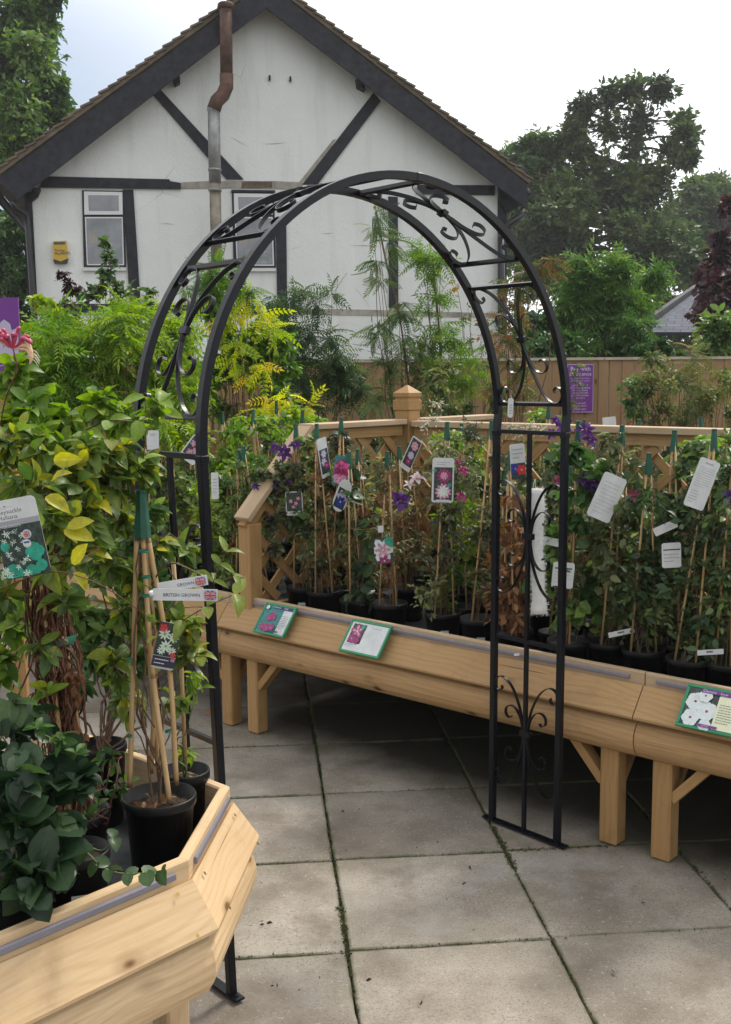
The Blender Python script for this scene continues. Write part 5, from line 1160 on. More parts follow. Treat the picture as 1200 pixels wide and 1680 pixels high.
# 3 the brown bundle (twining honeysuckle)
r3, c3 = near('old honeysuckle with a thick bundle of peeling brown stems below yellowing leaves', 122, 1328, .185, .076)
s3 = V3(c3[0], c3[1], ZN+.15); top3 = aty(68, 930, c3[1]-.05)
for dx, dy in ((.02, -.01), (-.02, .02), (.035, .01), (0, -.03)): MB().tube([s3+V3(dx, dy, 0), top3+V3(dx*.6, dy*.6, .03)], .0056, 8).build('cane', M['cane'], r3, True)
f = Fol()
for k in range(70):
    a = rng.uniform(0, 6.28); q = rng.uniform(.008, .036); off = V3(q*math.cos(a), q*math.sin(a), 0); p = wander(s3+off*.7, top3+off*1.0+V3(0, 0, rng.uniform(-.05, .08)), 18, .008)
    ph = rng.uniform(0, 6.28); t = np.linspace(0, 1, 18)*rng.uniform(4, 9); p = p+np.stack([np.cos(t+ph), np.sin(t+ph), 0*t], 1)*.010; f.twigs(p[None], np.full((1, 18), rng.uniform(.0012, .0035)))
f.build(r3, None, M['deadstem'], sname='brown_stems')
f = Fol()
for k in range(15): blob(f, s3*(1-k/15)+top3*(k/15)+rng.normal(0, .014, 3), .042, 10, 6, 'curl', .026, droop=1.1, tr=.001, rmean=.35)
f.build(r3, L['brown'], M['deadstem'], 'dead_leaves', 'dead_stems')
p = aty(92, 1047, c3[1]-.03); MB().lathe(p, [(.040, -.008), (.042, .0), (.040, .008)], 16).build('tie', M['tie'], r3, True)
f = Fol(); spray(f, top3, [(20, 735, 2.15, 48), (75, 745, 2.2, 50), (55, 800, 2.1, 44), (110, 790, 2.2, 44), (140, 850, 2.2, 40), (95, 860, 2.1, 36), (150, 750, 2.25, 42), (100, 925, 2.12, 30, .7), (130, 900, 2.2, 32), (20, 840, 2.2, 40), (185, 800, 2.3, 38), (190, 740, 2.3, 40), (100, 990, 2.2, 18, .5), (65, 1060, 2.15, 22, .4), (80, 1140, 2.15, 18, .3), (10, 980, 2.2, 30, .8), (230, 770, 2.35, 30)], 9, 6, 'ovate', .046, sr=.0026, axis=top3, rmean=.45, rsd=.3)
f.build(r3, L['honey'], M['redstem'], smooth=True)
f = Fol()
P = np.array([aty(x, y, 2.02) for x, y in ((88, 755), (75, 815), (105, 870), (118, 925), (110, 865), (85, 790), (120, 940))]); n = len(P)
f.leaves('ovate', P, V3(1, -.1, .1)+rng.normal(0, .35, (n, 3)), V3(0, -.8, .6)+rng.normal(0, .2, (n, 3)), rng.uniform(.045, .06, n), np.full(n, .97)); f.leaves('round', aty(62, 838, 1.92)[None], V3(.15, 0, 1)[None]*-1, V3(0, -1, .2)[None], .035, np.array([.55]))
shoot(f, [(-20, 975, 2.0), (60, 943, 1.98), (110, 940, 1.98), (175, 965, 2.02), (240, 1010, 2.1)], 2, 'ovate', .03, .0018, .3)
f.build(r3, L['honey'], M['redstem'], 'yellow_leaves', 'shoot')
# 4 bushy pot at the back of the near bench
r4, c4 = near('branching twiggy honeysuckle in a pot near the back edge of the near bench', 165, 1220, .205, .064)
f = Fol(); b0 = V3(c4[0], c4[1], ZN+.18)
spray(f, b0, [(190, 1100, 2.75, 36), (150, 1080, 2.75, 32), (235, 1080, 2.8, 30), (185, 1030, 2.8, 38), (140, 1010, 2.8, 36), (225, 1010, 2.8, 36), (175, 950, 2.8, 40), (215, 900, 2.8, 42), (150, 900, 2.8, 40), (240, 850, 2.8, 34), (125, 1130, 2.7, 20, .5), (260, 960, 2.8, 26)], 14, 6, 'ovate', .046, sr=.0045, rmean=.5, bend=-.02)
f.build(r4, L['mid'], M['stem'], smooth=True)
for q_ in [(185, 1240, 2.4, 26), (200, 1290, 2.4, 22, .8), (165, 1290, 2.4, 20, .6), (160, 1330, 2.3, 16, .8), (140, 1345, 2.25, 12)]:
    f = Fol(); spray(f, V3(c3[0]+.03, c3[1], ZN+.14), [q_], 5, 4, 'ovate', .032, rmean=.4); f.build(r3, L['mid'], M['redstem'], 'low_shoot', 'low_stem')
# 5 climbing hydrangea
r5, c5 = near('climbing hydrangea with dark heart shaped leaves filling the bottom left of the near bench', 30, 1405, .19, .078, name='potted_hydrangea')
f = Fol(); b0 = V3(c5[0], c5[1], ZN+.16)
spray(f, b0, [(15, 1160, 2.05, 34, .6), (60, 1180, 2.1, 28, .6), (20, 1225, 2.0, 42, .8), (75, 1240, 2.05, 36, .8), (112, 1245, 2.1, 20, .7), (25, 1290, 1.95, 48), (85, 1300, 2.0, 38), (120, 1280, 2.05, 24), (40, 1360, 1.92, 46), (95, 1360, 1.95, 36), (20, 1420, 1.88, 40), (70, 1420, 1.9, 36), (105, 1415, 1.92, 26), (55, 1465, 1.86, 24, .7), (-20, 1330, 1.9, 50)], 6, 5, 'heart', .050, sr=.003, rmean=.4, rsd=.3, droop=.35, upb=.5)
shoot(f, [(90, 1385, 1.95), (140, 1398, 1.93), (165, 1420, 1.92), (195, 1432, 1.91), (235, 1432, 1.9), (265, 1428, 1.9)], 7, 'heart', .028, .0018, .8, .3)
shoot(f, [(80, 1370, 1.95), (120, 1375, 1.94), (165, 1395, 1.95), (185, 1375, 1.96)], 3, 'round', .028, .0016, .75)
f.build(r5, L['hydr'], M['greenstem'], smooth=True)
f = Fol(); spray(f, b0, [(100, 1215, 2.02, 20, .8), (60, 1195, 2.02, 16, .6), (125, 1240, 2.05, 14, .6)], 6, 5, 'ovate', .028, rmean=.25); f.build(r5, L['ash'], M['greenstem'], 'young_leaves', 'young_stems')
r6, c6 = near('black pot with a barcode sticker half covered by the hydrangea leaves', 128, 1392, .185, .062, name='plant_pot', cat='plant pot', sticker=.9)
# 6 flowering honeysuckle at the far left
cc = aty(-60, 1240, 2.35); r7 = empty('potted_honeysuckle', (cc[0], cc[1], ZN), 'honeysuckle with a pink flower head and fresh green leaves at the left edge', 'potted plant'); pot_parts(r7, cc, ZN, .076, .19)
f = Fol(); b0 = V3(cc[0], cc[1], ZN+.16)
spray(f, b0, [(15, 640, 2.3, 34, .8), (60, 665, 2.3, 38), (20, 700, 2.25, 44), (110, 690, 2.35, 38), (160, 670, 2.4, 32, .8), (210, 690, 2.4, 30, .8), (120, 740, 2.3, 36), (60, 720, 2.25, 40), (250, 670, 2.4, 20, .5), (-10, 760, 2.3, 50), (30, 610, 2.3, 22, .5), (-10, 900, 2.3, 60), (30, 1020, 2.3, 40), (10, 1090, 2.3, 40)], 12, 6, 'ovate', .044, rmean=.35, upb=.8)
shoot(f, [(130, 710, 2.3), (180, 690, 2.25), (230, 690, 2.2), (262, 660, 2.2)], 4, 'ovate', .05, .0018, .5); shoot(f, [(235, 760, 2.3), (240, 700, 2.25), (238, 650, 2.22)], 3, 'lance', .05, .0015, .55)
f.build(r7, L['lime'], M['redstem'], smooth=True)
M['petal_pink'] = plain('honeysuckle_pink', (.52, .07, .15), .45, var=.35, vs=90); M['petal_cream'] = plain('honeysuckle_cream', (.75, .48, .30), .45, var=.2, vs=90)
fc = aty(22, 572, 2.05); b = MB(); 
for k in range(20):
    a = rng.uniform(-1.25, 1.45); el = rng.uniform(-.5, .9); d = nrm(V3(math.sin(a), -.5+.8*el*rng.uniform(-1, 1), math.cos(a)*.85+.12)); ln = rng.uniform(.030, .046); side = V3(d[0], 0, -.25)
    P_ = catmull([fc, fc+d*ln*.4, fc+d*ln*.8+V3(0, 0, .004), fc+d*ln+V3(math.sin(a)*.006, 0, rng.uniform(-.008, .004))], 4)
    b.tube(P_, np.interp(np.linspace(0, 1, len(P_)), [0, .5, .85, 1], [.0014, .0026, .0042, .0016]), 6, mat=0 if rng.random() < .75 else 1)
for k in range(5):
    a = rng.uniform(1.2, 1.9); d = nrm(V3(math.sin(a), -.5, math.cos(a)+.1)); e = fc+d*.034; P_ = catmull([fc, e, e+V3(.008, -.002, -.014), e+V3(.004, 0, -.026)], 4); b.tube(P_, np.interp(np.linspace(0, 1, len(P_)), [0, .6, 1], [.0016, .0045, .0012]), 6, mat=1)
b.build('flower', [M['petal_pink'], M['petal_cream']], r7, True)
b = MB()
for k in range(9):
    d = nrm(V3(1, -.4, rng.uniform(-.7, .2))); e = fc+d*.036; b.tube(catmull([e, e+V3(.012, 0, -.004), e+V3(.02, 0, -.016)], 3), .0006, 5)
b.build('stamens', M['cream'], r7, True); MB().tube(catmull([fc, fc-V3(-.004, 0, .04), aty(8, 660, 2.1), aty(-5, 740, 2.2)], 5), .0016, 6).build('flower_stalk', M['redstem'], r7, True)

# ---------------------------------------------------------------- cards, tags, signs
def frame_at(p, yaw=0, roll=0, pitch=0):
    m = Euler((R(pitch), R(-roll), R(yaw)), 'XYZ').to_matrix(); ex = np.array(m @ Vector((1, 0, 0))); ez = np.array(m @ Vector((0, 0, 1))); return ex, ez, np.cross(ez, ex)*-1
class Card:
    """flat printed card: x,y in 0..1 of its width and height; layers stack towards the reader"""
    def __init__(s, name, label, cat, px, py, y, wpx, hpx, roll=0, yaw=0, pitch=0, base='white', thick=.0012, group=None, rad=.06, bow=0):
        s.c = aty(px, py, y); s.w = wpx/F*y/max(.3, abs(math.cos(R(yaw)))); s.h = hpx/F*y; s.ex, s.ey, s.n = frame_at(s.c, yaw, -roll, pitch); s.n = np.cross(s.ex, s.ey)
        if np.dot(s.n, -s.c+CAMP) < 0: s.n = -s.n
        s.root = empty(name, s.c+s.ey*s.h/2, label, cat, group); s.k = 0
        r = rad*min(s.w, s.h)*2; P = []
        for cx_, cy_, a0 in ((s.w/2-r, s.h/2-r, 0), (-s.w/2+r, s.h/2-r, 90), (-s.w/2+r, -s.h/2+r, 180), (s.w/2-r, -s.h/2+r, 270)):
            for k in range(4): a = R(a0+30*k); P.append(s.c+s.ex*(cx_+r*math.cos(a))+s.ey*(cy_+r*math.sin(a)))
        n = len(P); b = MB(); b.add(P+[p-s.n*thick for p in P], [list(range(n)), list(range(n, 2*n))[::-1]]+[[i, n+i, n+(i+1) % n, (i+1) % n] for i in range(n)]); b.build('card', M[base], s.root)
    def P(s, x, y, d=None): return s.c+s.ex*(x-.5)*s.w+s.ey*(y-.5)*s.h+s.n*(.0005*(s.k if d is None else d))
    def clampP(s, x, y, dx, dy): return s.P(min(.97, max(.03, x+dx/s.w)), min(.985, max(.015, y+dy/s.h)))
    def rect(s, x0, y0, x1, y1, m, nm='print'):
        s.k += 1; MB().poly([s.P(x0, y0), s.P(x1, y0), s.P(x1, y1), s.P(x0, y1)]).build(nm, M[m], s.root); return s
    def bloom(s, x, y, r, m, n=6, cm='cream', asp=.45, rot=0, nm='print'):
        s.k += 1; b = MB(); R_ = r*s.w
        for k in range(n):
            a = rot+2*math.pi*k/n; ca, sa = math.cos(a), math.sin(a); c0 = s.P(x, y)
            pts = [(.08, 0), (.45, asp*.75), (.8, asp*.6), (1, 0), (.8, -asp*.6), (.45, -asp*.75)]; b.poly([s.clampP(x, y, (u*ca-v*sa)*R_, (u*sa+v*ca)*R_)+s.n*.00004*k for u, v in pts])
        b.build(nm, M[m], s.root); s.k += 1
        b = MB(); c0 = s.P(x, y); b.poly([c0+(s.ex*math.cos(k)+s.ey*math.sin(k))*R_*.14 for k in np.linspace(0, 2*math.pi, 9)[:-1]]); b.build(nm, M[cm], s.root); return s
    def lines(s, x0, y0, x1, y1, n, m='grey_ink', th=.25, nm='small_print'):
        s.k += 1; b = MB(); dy = (y1-y0)/n
        for i in range(n):
            x = x0
            while x < x1-.02*(x1-x0):
                wl = (x1-x0)*random.uniform(.06, .16); xe = min(x1, x+wl)
                if i == n-1 and x > x0+(x1-x0)*.6: break
                yy = y1-dy*(i+.6); b.poly([s.P(x, yy), s.P(xe, yy), s.P(xe, yy+dy*th), s.P(x, yy+dy*th)]); x = xe+(x1-x0)*.025
        b.build(nm, M[m], s.root); return s
    def text(s, t, x, y, size, m='dark_ink', align='CENTER', nm='lettering'):
        s.k += 1; textmesh(t, size*s.h, M[m], s.root, s.P(x, y), s.ex, s.ey, nm, align); return s
    def flag(s, x0, y0, x1, y1):
        s.rect(x0, y0, x1, y1, 'blue', 'flag')
        for (a, b_) in (((x0, y0), (x1, y1)), ((x0, y1), (x1, y0))):
            s.k += 1; pa, pb = s.P(*a), s.P(*b_); d = nrm(pb-pa); q = np.cross(s.n, d)*s.h*(y1-y0)*.10; MB().poly([pa+q+d*.001, pa-q+d*.001, pb-q-d*.001, pb+q-d*.001]).build('flag', M['white'], s.root)
            s.k += 1; pa, pb = s.P(*a), s.P(*b_); MB().poly([pa+q*.4+d*.002, pa-q*.4+d*.002, pb-q*.4-d*.002, pb+q*.4-d*.002]).build('flag', M['red'], s.root)
        cx_, cy_ = (x0+x1)/2, (y0+y1)/2; hx, hy = (x1-x0), (y1-y0)
        for w_, m_ in ((.17, 'white'), (.10, 'red')):
            s.rect(x0, cy_-hy*w_, x1, cy_+hy*w_, m_, 'flag'); s.rect(cx_-hx*w_*.6, y0, cx_+hx*w_*.6, y1, m_, 'flag')
        return s
    def string(s, px, py, y, x=.5, yy=.96):
        a = s.P(x, yy, 1); e = aty(px, py, y); MB().tube(catmull([a, (a+e)/2+V3(.003, -.002, -.004), e], 4), .0006, 5).build('string', M['white'], s.root); return s
fy = {p[0]: frontpot(p[0], p[1])[1] for p in front}
# near bench tags
t = Card('plant_tag', 'large honeysuckle picture tag with a white top and green flower photo, far left', 'plant tag', 34, 882, 1.90, 74, 132, roll=-10, yaw=5)
t.rect(.0, .0, 1, .665, 'dark_print'); t.rect(.0, .665, 1, .735, 'grey_ink')
for x, y, r_ in ((.12, .42, .12), (.75, .30, .22), (.2, .06, .24), (.6, .04, .2), (.85, .12, .14)): t.bloom(x, y, r_, 'green_print', 4, 'green_print', .8)
for x, y, r_ in ((.22, .57, .12), (.60, .55, .10), (.45, .60, .06), (.38, .46, .08), (.22, .34, .12), (.30, .28, .08), (.48, .38, .09), (.62, .24, .11), (.52, .20, .07), (.15, .15, .11), (.40, .17, .08), (.62, .08, .09), (.08, .08, .1), (.30, .10, .08), (.30, .52, .07), (.70, .50, .07)):
    for q in range(3): t.bloom(x+random.uniform(-.05, .05), y+random.uniform(-.025, .025), r_*random.uniform(.5, .95), 'pale_print', random.choice((3, 4, 5)), 'pale_print', random.uniform(.10, .24), random.random()*6)
t.text('Honeysuckle', .48, .855, .075); t.text('Halliana', .50, .785, .075); t.text('EVERGREEN', .50, .682, .05, 'white')
t.k += 1; b = MB(); b.poly([t.P(.82, .57)+(t.ex*math.cos(a)+t.ey*math.sin(a))*t.w*.10 for a in np.linspace(0, 6.28, 17)[:-1]]); b.build('badge', M['white'], t.root); t.flag(.76, .535, .88, .605)
t.k += 1; b = MB(); b.poly([t.P(.80, .46)+(t.ex*math.cos(a)+t.ey*math.sin(a))*t.w*.09 for a in np.linspace(0, 6.28, 17)[:-1]]); b.build('badge', M['white'], t.root); t.rect(.74, .465, .86, .485, 'blue'); t.rect(.78, .435, .82, .455, 'cream')
t.lines(.35, .91, .65, .95, 2); t.rect(.49, .945, .52, .958, 'dark_ink', 'hole')
t = Card('plant_tag', 'front white strip label reading British Grown with a union flag, tied to the canes', 'plant tag', 304, 976, 2.12, 108, 20, roll=1.2, rad=.02); t.text('BRITISH GROWN', .16, .35, .40, 'navy', 'LEFT'); t.flag(.80, .12, .98, .90)
p = t.P(0, .5); MB().tube([p, p+V3(-.006, .012, .002), p+V3(-.004, .03, 0), p+V3(.008, .034, 0)], .0045, 8).build('loop', M['white'], t.root, True)
t = Card('plant_tag', 'rear white strip label with a union flag behind the British Grown strip', 'plant tag', 300, 958, 2.20, 84, 17, roll=-9, rad=.02); t.text('GROWN', .38, .3, .44, 'blue', 'LEFT'); t.flag(.76, .12, .96, .88)
t = Card('plant_tag', 'small flower picture tag with a black band hanging in the corner honeysuckle', 'plant tag', 274, 1060, 2.26, 38, 80, roll=14, yaw=10); t.rect(0, .28, 1, 1, 'dark_print')
for x, y, r_ in ((.3, .75, .28), (.7, .7, .24), (.45, .5, .28), (.75, .42, .2), (.3, .4, .2)): t.bloom(x, y, r_, 'pale_print', 9, 'green_print', .22, random.random())
t.rect(0, .06, 1, .28, 'dark_ink'); t.flag(.78, .2, .95, .27); t.lines(.1, .10, .7, .26, 2, 'white'); t.bloom(.2, .9, .2, 'red', 5, 'red'); t.bloom(.82, .36, .14, 'red', 5, 'red')
# main bench tags
y0 = fy[727]-.12
t = Card('plant_tag', 'upright white tag with two starry pink double blooms in the middle of the long bench', 'plant tag', 727, 788, y0, 36, 74, roll=1.5); t.rect(.09, .05, .93, .79, 'dark_print')
t.bloom(.55, .60, .36, 'magenta', 12, 'cream', .25); t.bloom(.55, .60, .2, 'pinkp', 9, 'white', .3, .3); t.bloom(.52, .25, .40, 'pinkp', 12, 'white', .25, .2); t.bloom(.52, .25, .3, 'white_petal', 9, 'cream', .25); t.bloom(.12, .72, .1, 'green_print', 4, 'cream'); t.bloom(.8, .40, .1, 'green_print', 4, 'teal', .8)
t.lines(.2, .83, .8, .93, 2); t.rect(.2, .02, .82, .07, 'white'); t.lines(.35, .02, .7, .06, 1); t.string(732, 735, y0+.08)
t = Card('plant_tag', 'narrow twisted tag with small purple flowers below the ramp of the trellis', 'plant tag', 532, 751, fy[531]-.12, 15, 66, roll=-12, yaw=52); t.rect(.08, .1, .95, .72, 'dark_print'); t.bloom(.5, .6, .3, 'lilac', 6); t.bloom(.4, .4, .3, 'lilac', 6); t.bloom(.6, .3, .3, 'magenta', 6)
t = Card('plant_tag', 'curling tag with a blue violet flower photo beside the big glossy leaves', 'plant tag', 562, 813, fy[586]-.12, 22, 56, roll=28, yaw=42, rad=.25); t.rect(.1, .1, .9, .7, 'dark_print'); t.bloom(.5, .45, .42, 'lilac', 6, 'cream'); t.bloom(.5, .3, .34, 'blue', 6)
t = Card('plant_tag', 'slanting narrow picture tag left of the upright starry tag', 'plant tag', 675, 745, fy[640]-.1, 18, 58, roll=32, yaw=40); t.rect(.05, .14, .95, .95, 'dark_print'); t.bloom(.5, .75, .36, 'pinkp', 7, 'cream'); t.bloom(.5, .45, .32, 'lilac', 7); t.bloom(.5, .26, .3, 'magenta', 6)
t = Card('plant_tag', 'picture card of a pink and white lily low on a cane', 'plant tag', 630, 903, fy[640]-.10, 34, 44, roll=-4, base='dark_print'); t.bloom(.45, .52, .62, 'white_petal', 6, 'pinkp', .42); t.bloom(.45, .52, .42, 'pinkp', 6, 'white', .26); t.bloom(.5, .1, .3, 'magenta', 5); t.bloom(.85, .85, .3, 'green_print', 4, 'green_print', .8)
Card('cane_label', 'tiny blank white label above the pink and white lily card', 'plant tag', 625, 868, fy[640]-.09, 9, 11)
t = Card('plant_tag', 'dark card with tiny pink flowers and a white foot, low behind the ramp', 'plant tag', 483, 826, fy[497]-.08, 28, 40, roll=-2); t.rect(.05, .18, .95, .95, 'dark_print'); [t.bloom(x, y, .13, 'pinkp', 5) for x, y in ((.3, .6), (.6, .5), (.45, .35), (.75, .7))]; t.lines(.2, .04, .8, .14, 1)
t = Card('plant_tag', 'pink flower photo card with a white edge leaning behind the thin climber cap', 'plant tag', 562, 772, fy[586]+.04, 30, 48, roll=8, base='teal'); t.bloom(.5, .6, .5, 'magenta', 8, 'cream'); t.bloom(.4, .25, .4, 'pinkp', 8)
t = Card('plant_tag', 'blank tilted white tag with faint print right of the arch', 'plant tag', 996, 816, fy[996]-.12, 42, 78, roll=24, yaw=8); t.lines(.15, .1, .85, .85, 9, th=.12); t.string(1000, 770, fy[996]-.05)
t = Card('plant_tag', 'long white tag covered in printed lines at the right', 'plant tag', 1152, 794, fy[1130]-.13, 36, 84, roll=20, yaw=5); t.lines(.12, .42, .88, .84, 9, 'grey_ink', .2); t.lines(.12, .08, .5, .36, 5, 'grey_ink', .25); t.text('Clematis', .5, .90, .05, 'navy')
t = Card('plant_tag', 'white card above a red and violet flower photo inside the arch side panel', 'plant tag', 850, 757, fy[842]-.05, 26, 58, roll=-4, yaw=20); t.rect(.02, .0, .98, .45, 'dark_print'); t.bloom(.3, .3, .36, 'blue', 6, 'lilac'); t.bloom(.7, .25, .36, 'red', 6, 'white'); t.lines(.15, .55, .85, .9, 3)
t = Card('card', 'white card with a thick black line held in a scrolled wire holder', 'card', 924, 944, fy[932]-.12, 36, 44, roll=5); t.rect(.1, .74, .9, .79, 'dark_ink'); t.lines(.1, .2, .9, .7, 4, th=.1)
b = MB(); wr = empty('wire_holder', t.P(.5, 0), 'small black wire holder with curled ends under the lined white card', 'card holder')
for k in range(5): c_ = t.P(.08+.21*k, -.06)+t.n*.004; b = MB(); b.tube([c_+(t.ex*math.cos(a)+t.ey*math.sin(a))*.0075*(1-a/16) for a in np.linspace(0, 7, 14)], .0011, 5); b.build('curl', M['iron'], wr, True)
MB().tube([t.P(-.05, -.18)+t.n*.004, t.P(1.05, -.18)+t.n*.004], .0012, 5).build('bar', M['iron'], wr, True)
t = Card('plant_tag', 'grey white card with a black bar half sunk in the dark climber', 'plant tag', 1102, 911, fy[1056]-.12, 32, 42, roll=-3); t.rect(.08, .7, .95, .75, 'dark_ink'); t.lines(.1, .2, .9, .6, 3)
Card('plant_tag', 'small pale tag lying slanted in the leaves above the card with the black bar', 'plant tag', 1092, 866, fy[1056]-.11, 40, 14, roll=-24).lines(.5, .2, .9, .6, 2)
for (x, y, fp, ro, lb) in ((1020, 1038, 996, -12, 'narrow white strip label across the pot left of the bench joint'), (1166, 1070, 1130, -3, 'narrow white strip label across the pot at the right edge')):
    Card('cane_label', lb, 'plant tag', x, y, fy[fp]-.11, 44, 9, roll=ro, rad=.02).lines(.35, .2, .75, .8, 1, 'dark_ink', .5)
Card('cane_label', 'short white strip label right of the fleece strip in the arch panel', 'plant tag', 897, 887, fy[932]-.06, 44, 13, roll=12)
t = Card('price_tag', 'little white price tag hanging from the top crossbar of the right arch side', 'price tag', 838, 669, HP(.5, R(178))[1]-.02, 9, 32, roll=2, rad=.2); t.lines(.3, .15, .8, .7, 4, 'dark_ink', .2); t.string(838, 648, HP(.5, R(178))[1]-.01)
t = Card('plant_tag', 'white tag between the left arch legs', 'plant tag', 251, 722, 5.0, 20, 32, roll=0); t.lines(.3, .7, .8, .85, 2, 'dark_ink')
t = Card('plant_tag', 'tilted card with small pink flowers between the left arch legs', 'plant tag', 318, 738, 4.9, 30, 44, roll=38); t.rect(.08, .2, .95, .95, 'dark_print'); [t.bloom(x, y, .2, 'pinkp', 5) for x, y in ((.3, .7), (.6, .5), (.4, .35), (.75, .75))]
t = Card('plant_tag', 'tall white tag beside a cane just right of the near left arch leg', 'plant tag', 353, 797, 4.8, 12, 44, roll=0); t.lines(.2, .2, .8, .8, 5)
Card('plant_tag', 'white card standing above the long bench rail at the right', 'plant tag', 1000, 692, fy[996]+1.35, 22, 16, roll=-6)
t = Card('price_label', 'small white chip of card on the sloping board below the arch side', 'price label', 848, 1074, 3.73, 9, 4, roll=-5)
# rail behind, left of the ramp
rl = empty('timber_rail', aty(400, 780, 6.9)*[1, 1, 0], 'timber rail with two flower cards on top, behind the ramp of the trellis', 'rail')
MB().beam(aty(335, 716, 6.9), aty(436, 718, 6.9), .06, .07).build('rail', M['pine_post'], rl)
for x in (345, 428): p = aty(x, 718, 6.9); MB().box((p[0], 6.9, p[2]/2-.02), X, (0, 1, 0), Z, .07, .05, p[2]-.04).build('post', M['pine_post'], rl)
t = Card('plant_card', 'turquoise flower card on the timber rail behind the ramp', 'card', 395, 711, 6.84, 18, 14, base='teal'); t.bloom(.5, .4, .3, 'pinkp', 5)
Card('plant_card', 'blank white card beside the turquoise one on the timber rail', 'card', 418, 707, 6.84, 14, 14)
# purple board at the left edge
t = Card('display_board', 'purple display board printed with pale lily petals at the left edge', 'sign', 2, 552, 3.6, 60, 124, base='purple', thick=.01, rad=.005)
t.bloom(.62, .42, .62, 'lilac', 6, 'lilac', .42, .55)
b = empty('board_post', (t.c[0], t.c[1]+.02, .03), 'timber stake holding up the purple display board', 'post'); MB().box((t.c[0], t.c[1]+.035, .85), X, (0, 1, 0), Z, .045, .03, 1.7).build('stake', M['pine_post'], b)
# green framed signs on the sloping front
def sign(label, u0, wid, hgt, style):
    dn_ = nrm(-vb*.0725-Z*.094); o_ = C0+ub*u0*SC-vb*.018+Z*(.668+DZ); nn = np.cross(ub, dn_); nn = nn if np.dot(nn, -vb) > 0 else -nn
    s_ = Card.__new__(Card); s_.w, s_.h = wid, hgt; s_.ex, s_.ey, s_.n = ub, -dn_, nn; s_.c = o_+ub*wid/2+dn_*hgt/2+nn*.014; s_.k = 0
    s_.root = empty('flower_sign', s_.c, label, 'sign'); fw = .010
    MB().box(s_.c-nn*.004, ub, dn_, nn, wid, hgt, .005).build('backing', M['green_frame'], s_.root)
    for (dx, dy, ww, hh) in ((0, -.5*hgt+fw/2, wid, fw), (0, .5*hgt-fw/2, wid, fw), (-.5*wid+fw/2, 0, fw, hgt-2*fw), (.5*wid-fw/2, 0, fw, hgt-2*fw)):
        MB().box(s_.c+ub*dx+dn_*dy, ub, dn_, nn, ww, hh, .008, bev=.0015).build('frame', M['green_frame'], s_.root)
    a = fw/wid; c_ = fw/hgt; s_.rect(a, c_, 1-a, 1-c_, 'white', 'sheet')
    if style == 0:
        s_.rect(a, c_, .66, 1-c_, 'teal'); s_.rect(.30, .84, .93, .93, 'navy')
        for x, y, r_ in ((.36, .60, .11), (.44, .56, .09), (.33, .52, .09), (.22, .22, .09), (.38, .20, .11), (.52, .22, .10)): s_.bloom(x, y, r_, 'magenta', 6, 'pinkp', .7, random.random())
        s_.bloom(.16, .84, .06, 'pale_print', 5, 'pale_print', .5); s_.text('Clematis', .34, .855, .085, 'white', 'LEFT'); s_.text('Nelly', .68, .855, .08, 'white', 'LEFT'); s_.lines(.69, .22, .92, .66, 8, 'dark_ink', .22); s_.rect(.50, .09, .80, .14, 'navy'); s_.rect(.74, .15, .78, .18, 'yellow')
    elif style == 1:
        s_.rect(.10, .30, .42, .88, 'dark_print'); s_.bloom(.25, .66, .17, 'magenta', 5, 'cream', .5, .5); s_.bloom(.25, .66, .13, 'pinkp', 5, 'cream', .3, .5); s_.bloom(.20, .42, .10, 'magenta', 5, 'white', .6); s_.bloom(.32, .38, .08, 'magenta', 5, 'magenta', .6); s_.bloom(.37, .80, .05, 'green_print', 4, 'green_print', .9)
        s_.text('Clematis Ville', .70, .80, .065, 'grey_ink'); s_.lines(.52, .42, .88, .72, 8, 'grey_ink', .10); s_.lines(.10, .17, .32, .26, 2, 'grey_ink', .3)
    else:
        s_.rect(a, c_, .56, 1-c_, 'dark_print')
        for x, y, r_, q in ((.20, .62, .16, .3), (.42, .44, .17, .8), (.20, .24, .15, 1.2), (.45, .12, .11, .2), (.34, .78, .12, 2)): s_.bloom(x, y, r_, 'white_petal', 6, 'magenta', .62, q)
        s_.rect(.56, c_, 1-a, .82, 'cream'); s_.rect(.26, .84, .95, .93, 'purple'); s_.text('Clematis', .28, .855, .085, 'white', 'LEFT'); s_.text('Snow', .56, .855, .075, 'white', 'LEFT'); s_.lines(.60, .2, .92, .66, 8, 'dark_ink', .18); s_.rect(.34, .07, .66, .13, 'purple'); s_.lines(.42, .08, .56, .12, 1, 'white')
def uat(px, py, v_=-.02):
    d = ray(px, py); P_ = C0+vb*v_; A_ = np.array([[d[0], -ub[0]], [d[1], -ub[1]]]); return np.linalg.solve(A_, P_[:2])[1]/SC
sign('green framed sign of dark magenta clematis on turquoise, left end of the long bench', uat(441, 993), (uat(491, 1001)-uat(441, 993))*SC, .150, 0)
sign('green framed white sign with one large magenta bloom, middle of the long bench', uat(582, 1022), (uat(647, 1033)-uat(582, 1022))*SC, .150, 1)
sign('green framed sign with big white blooms at the right edge', uat(1132, 1133), .21, .150, 2)
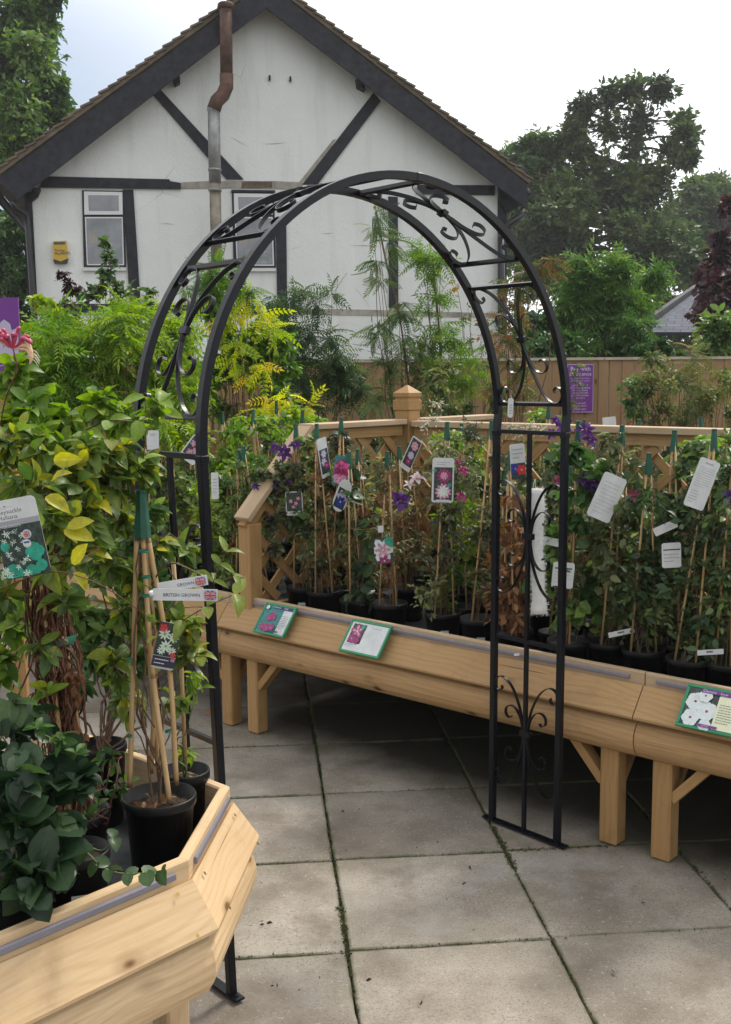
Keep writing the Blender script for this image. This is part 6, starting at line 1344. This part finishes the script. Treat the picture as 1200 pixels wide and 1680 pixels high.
# fleece strip behind the arch side
fcx = HP(.5, R(180)); py_ = AP(AW, .5, 1)[1]+.02; a, e = aty(879, 802, py_), aty(884, 1007, py_)
fr = empty('fleece_strip', a, 'white fluffy strip of fleece hanging behind the middle rod of the right arch side', 'fleece strip')
n = 26; b = MB(); vs = []; 
for i in range(n):
    t_ = i/(n-1); c_ = a*(1-t_)+e*t_+V3(.003*math.sin(t_*9), 0, 0); w_ = .026+.003*math.sin(t_*14) - (.004 if .45 < t_ < .6 else 0)
    for k in range(10): an = 2*math.pi*k/10; vs.append(c_+V3(w_*math.cos(an), .010*math.sin(an), 0)+rng.normal(0, .0008, 3))
b.add(vs, [[i*10+k, i*10+(k+1) % 10, (i+1)*10+(k+1) % 10, (i+1)*10+k] for i in range(n-1) for k in range(10)]+[list(range(10))[::-1], [(n-1)*10+k for k in range(10)]]); b.build('core', M['fleece'], fr, True)
f = Fol(); vv = np.array(vs); idx = rng.integers(0, len(vv), 5200); P_ = vv[idx]+rng.normal(0, .0035, (5200, 3)); nd = nrm(P_-np.stack([np.interp(P_[:, 2], [e[2], a[2]], [e[0], a[0]]), np.full(5200, py_), P_[:, 2]], 1)); f.leaves('slim', P_, nd+rng.normal(0, .6, nd.shape), rdir(5200), rng.uniform(.003, .007, 5200))
f.build(fr, M['fleece'], None, 'pile')
MB().tube(catmull([a, a+V3(-.004, 0, .03), AP(AW, .5, 1.45)+V3(0, .0, -.30)], 4), .0012, 5).build('string', M['white'], fr, True)

# ---------------------------------------------------------------- thin summer haze
hb = MB(); hb.box((0, 40, 14), (1, 0, 0), (0, 1, 0), (0, 0, 1), 120, 150, 30.4)
hm = bpy.data.materials.new('haze'); hm.use_nodes = True; t = hm.node_tree; t.nodes.clear()
ho = N(t, 'ShaderNodeOutputMaterial'); hv = N(t, 'ShaderNodeVolumePrincipled'); hv.inputs['Color'].default_value = (.93, .96, 1, 1); hv.inputs['Density'].default_value = .0009; hv.inputs['Anisotropy'].default_value = .3
t.links.new(hv.outputs[0], ho.inputs['Volume']); o = hb.build('haze', hm); tag(o, 'thin pale haze hanging in the air around the whole scene', 'haze', kind='stuff')
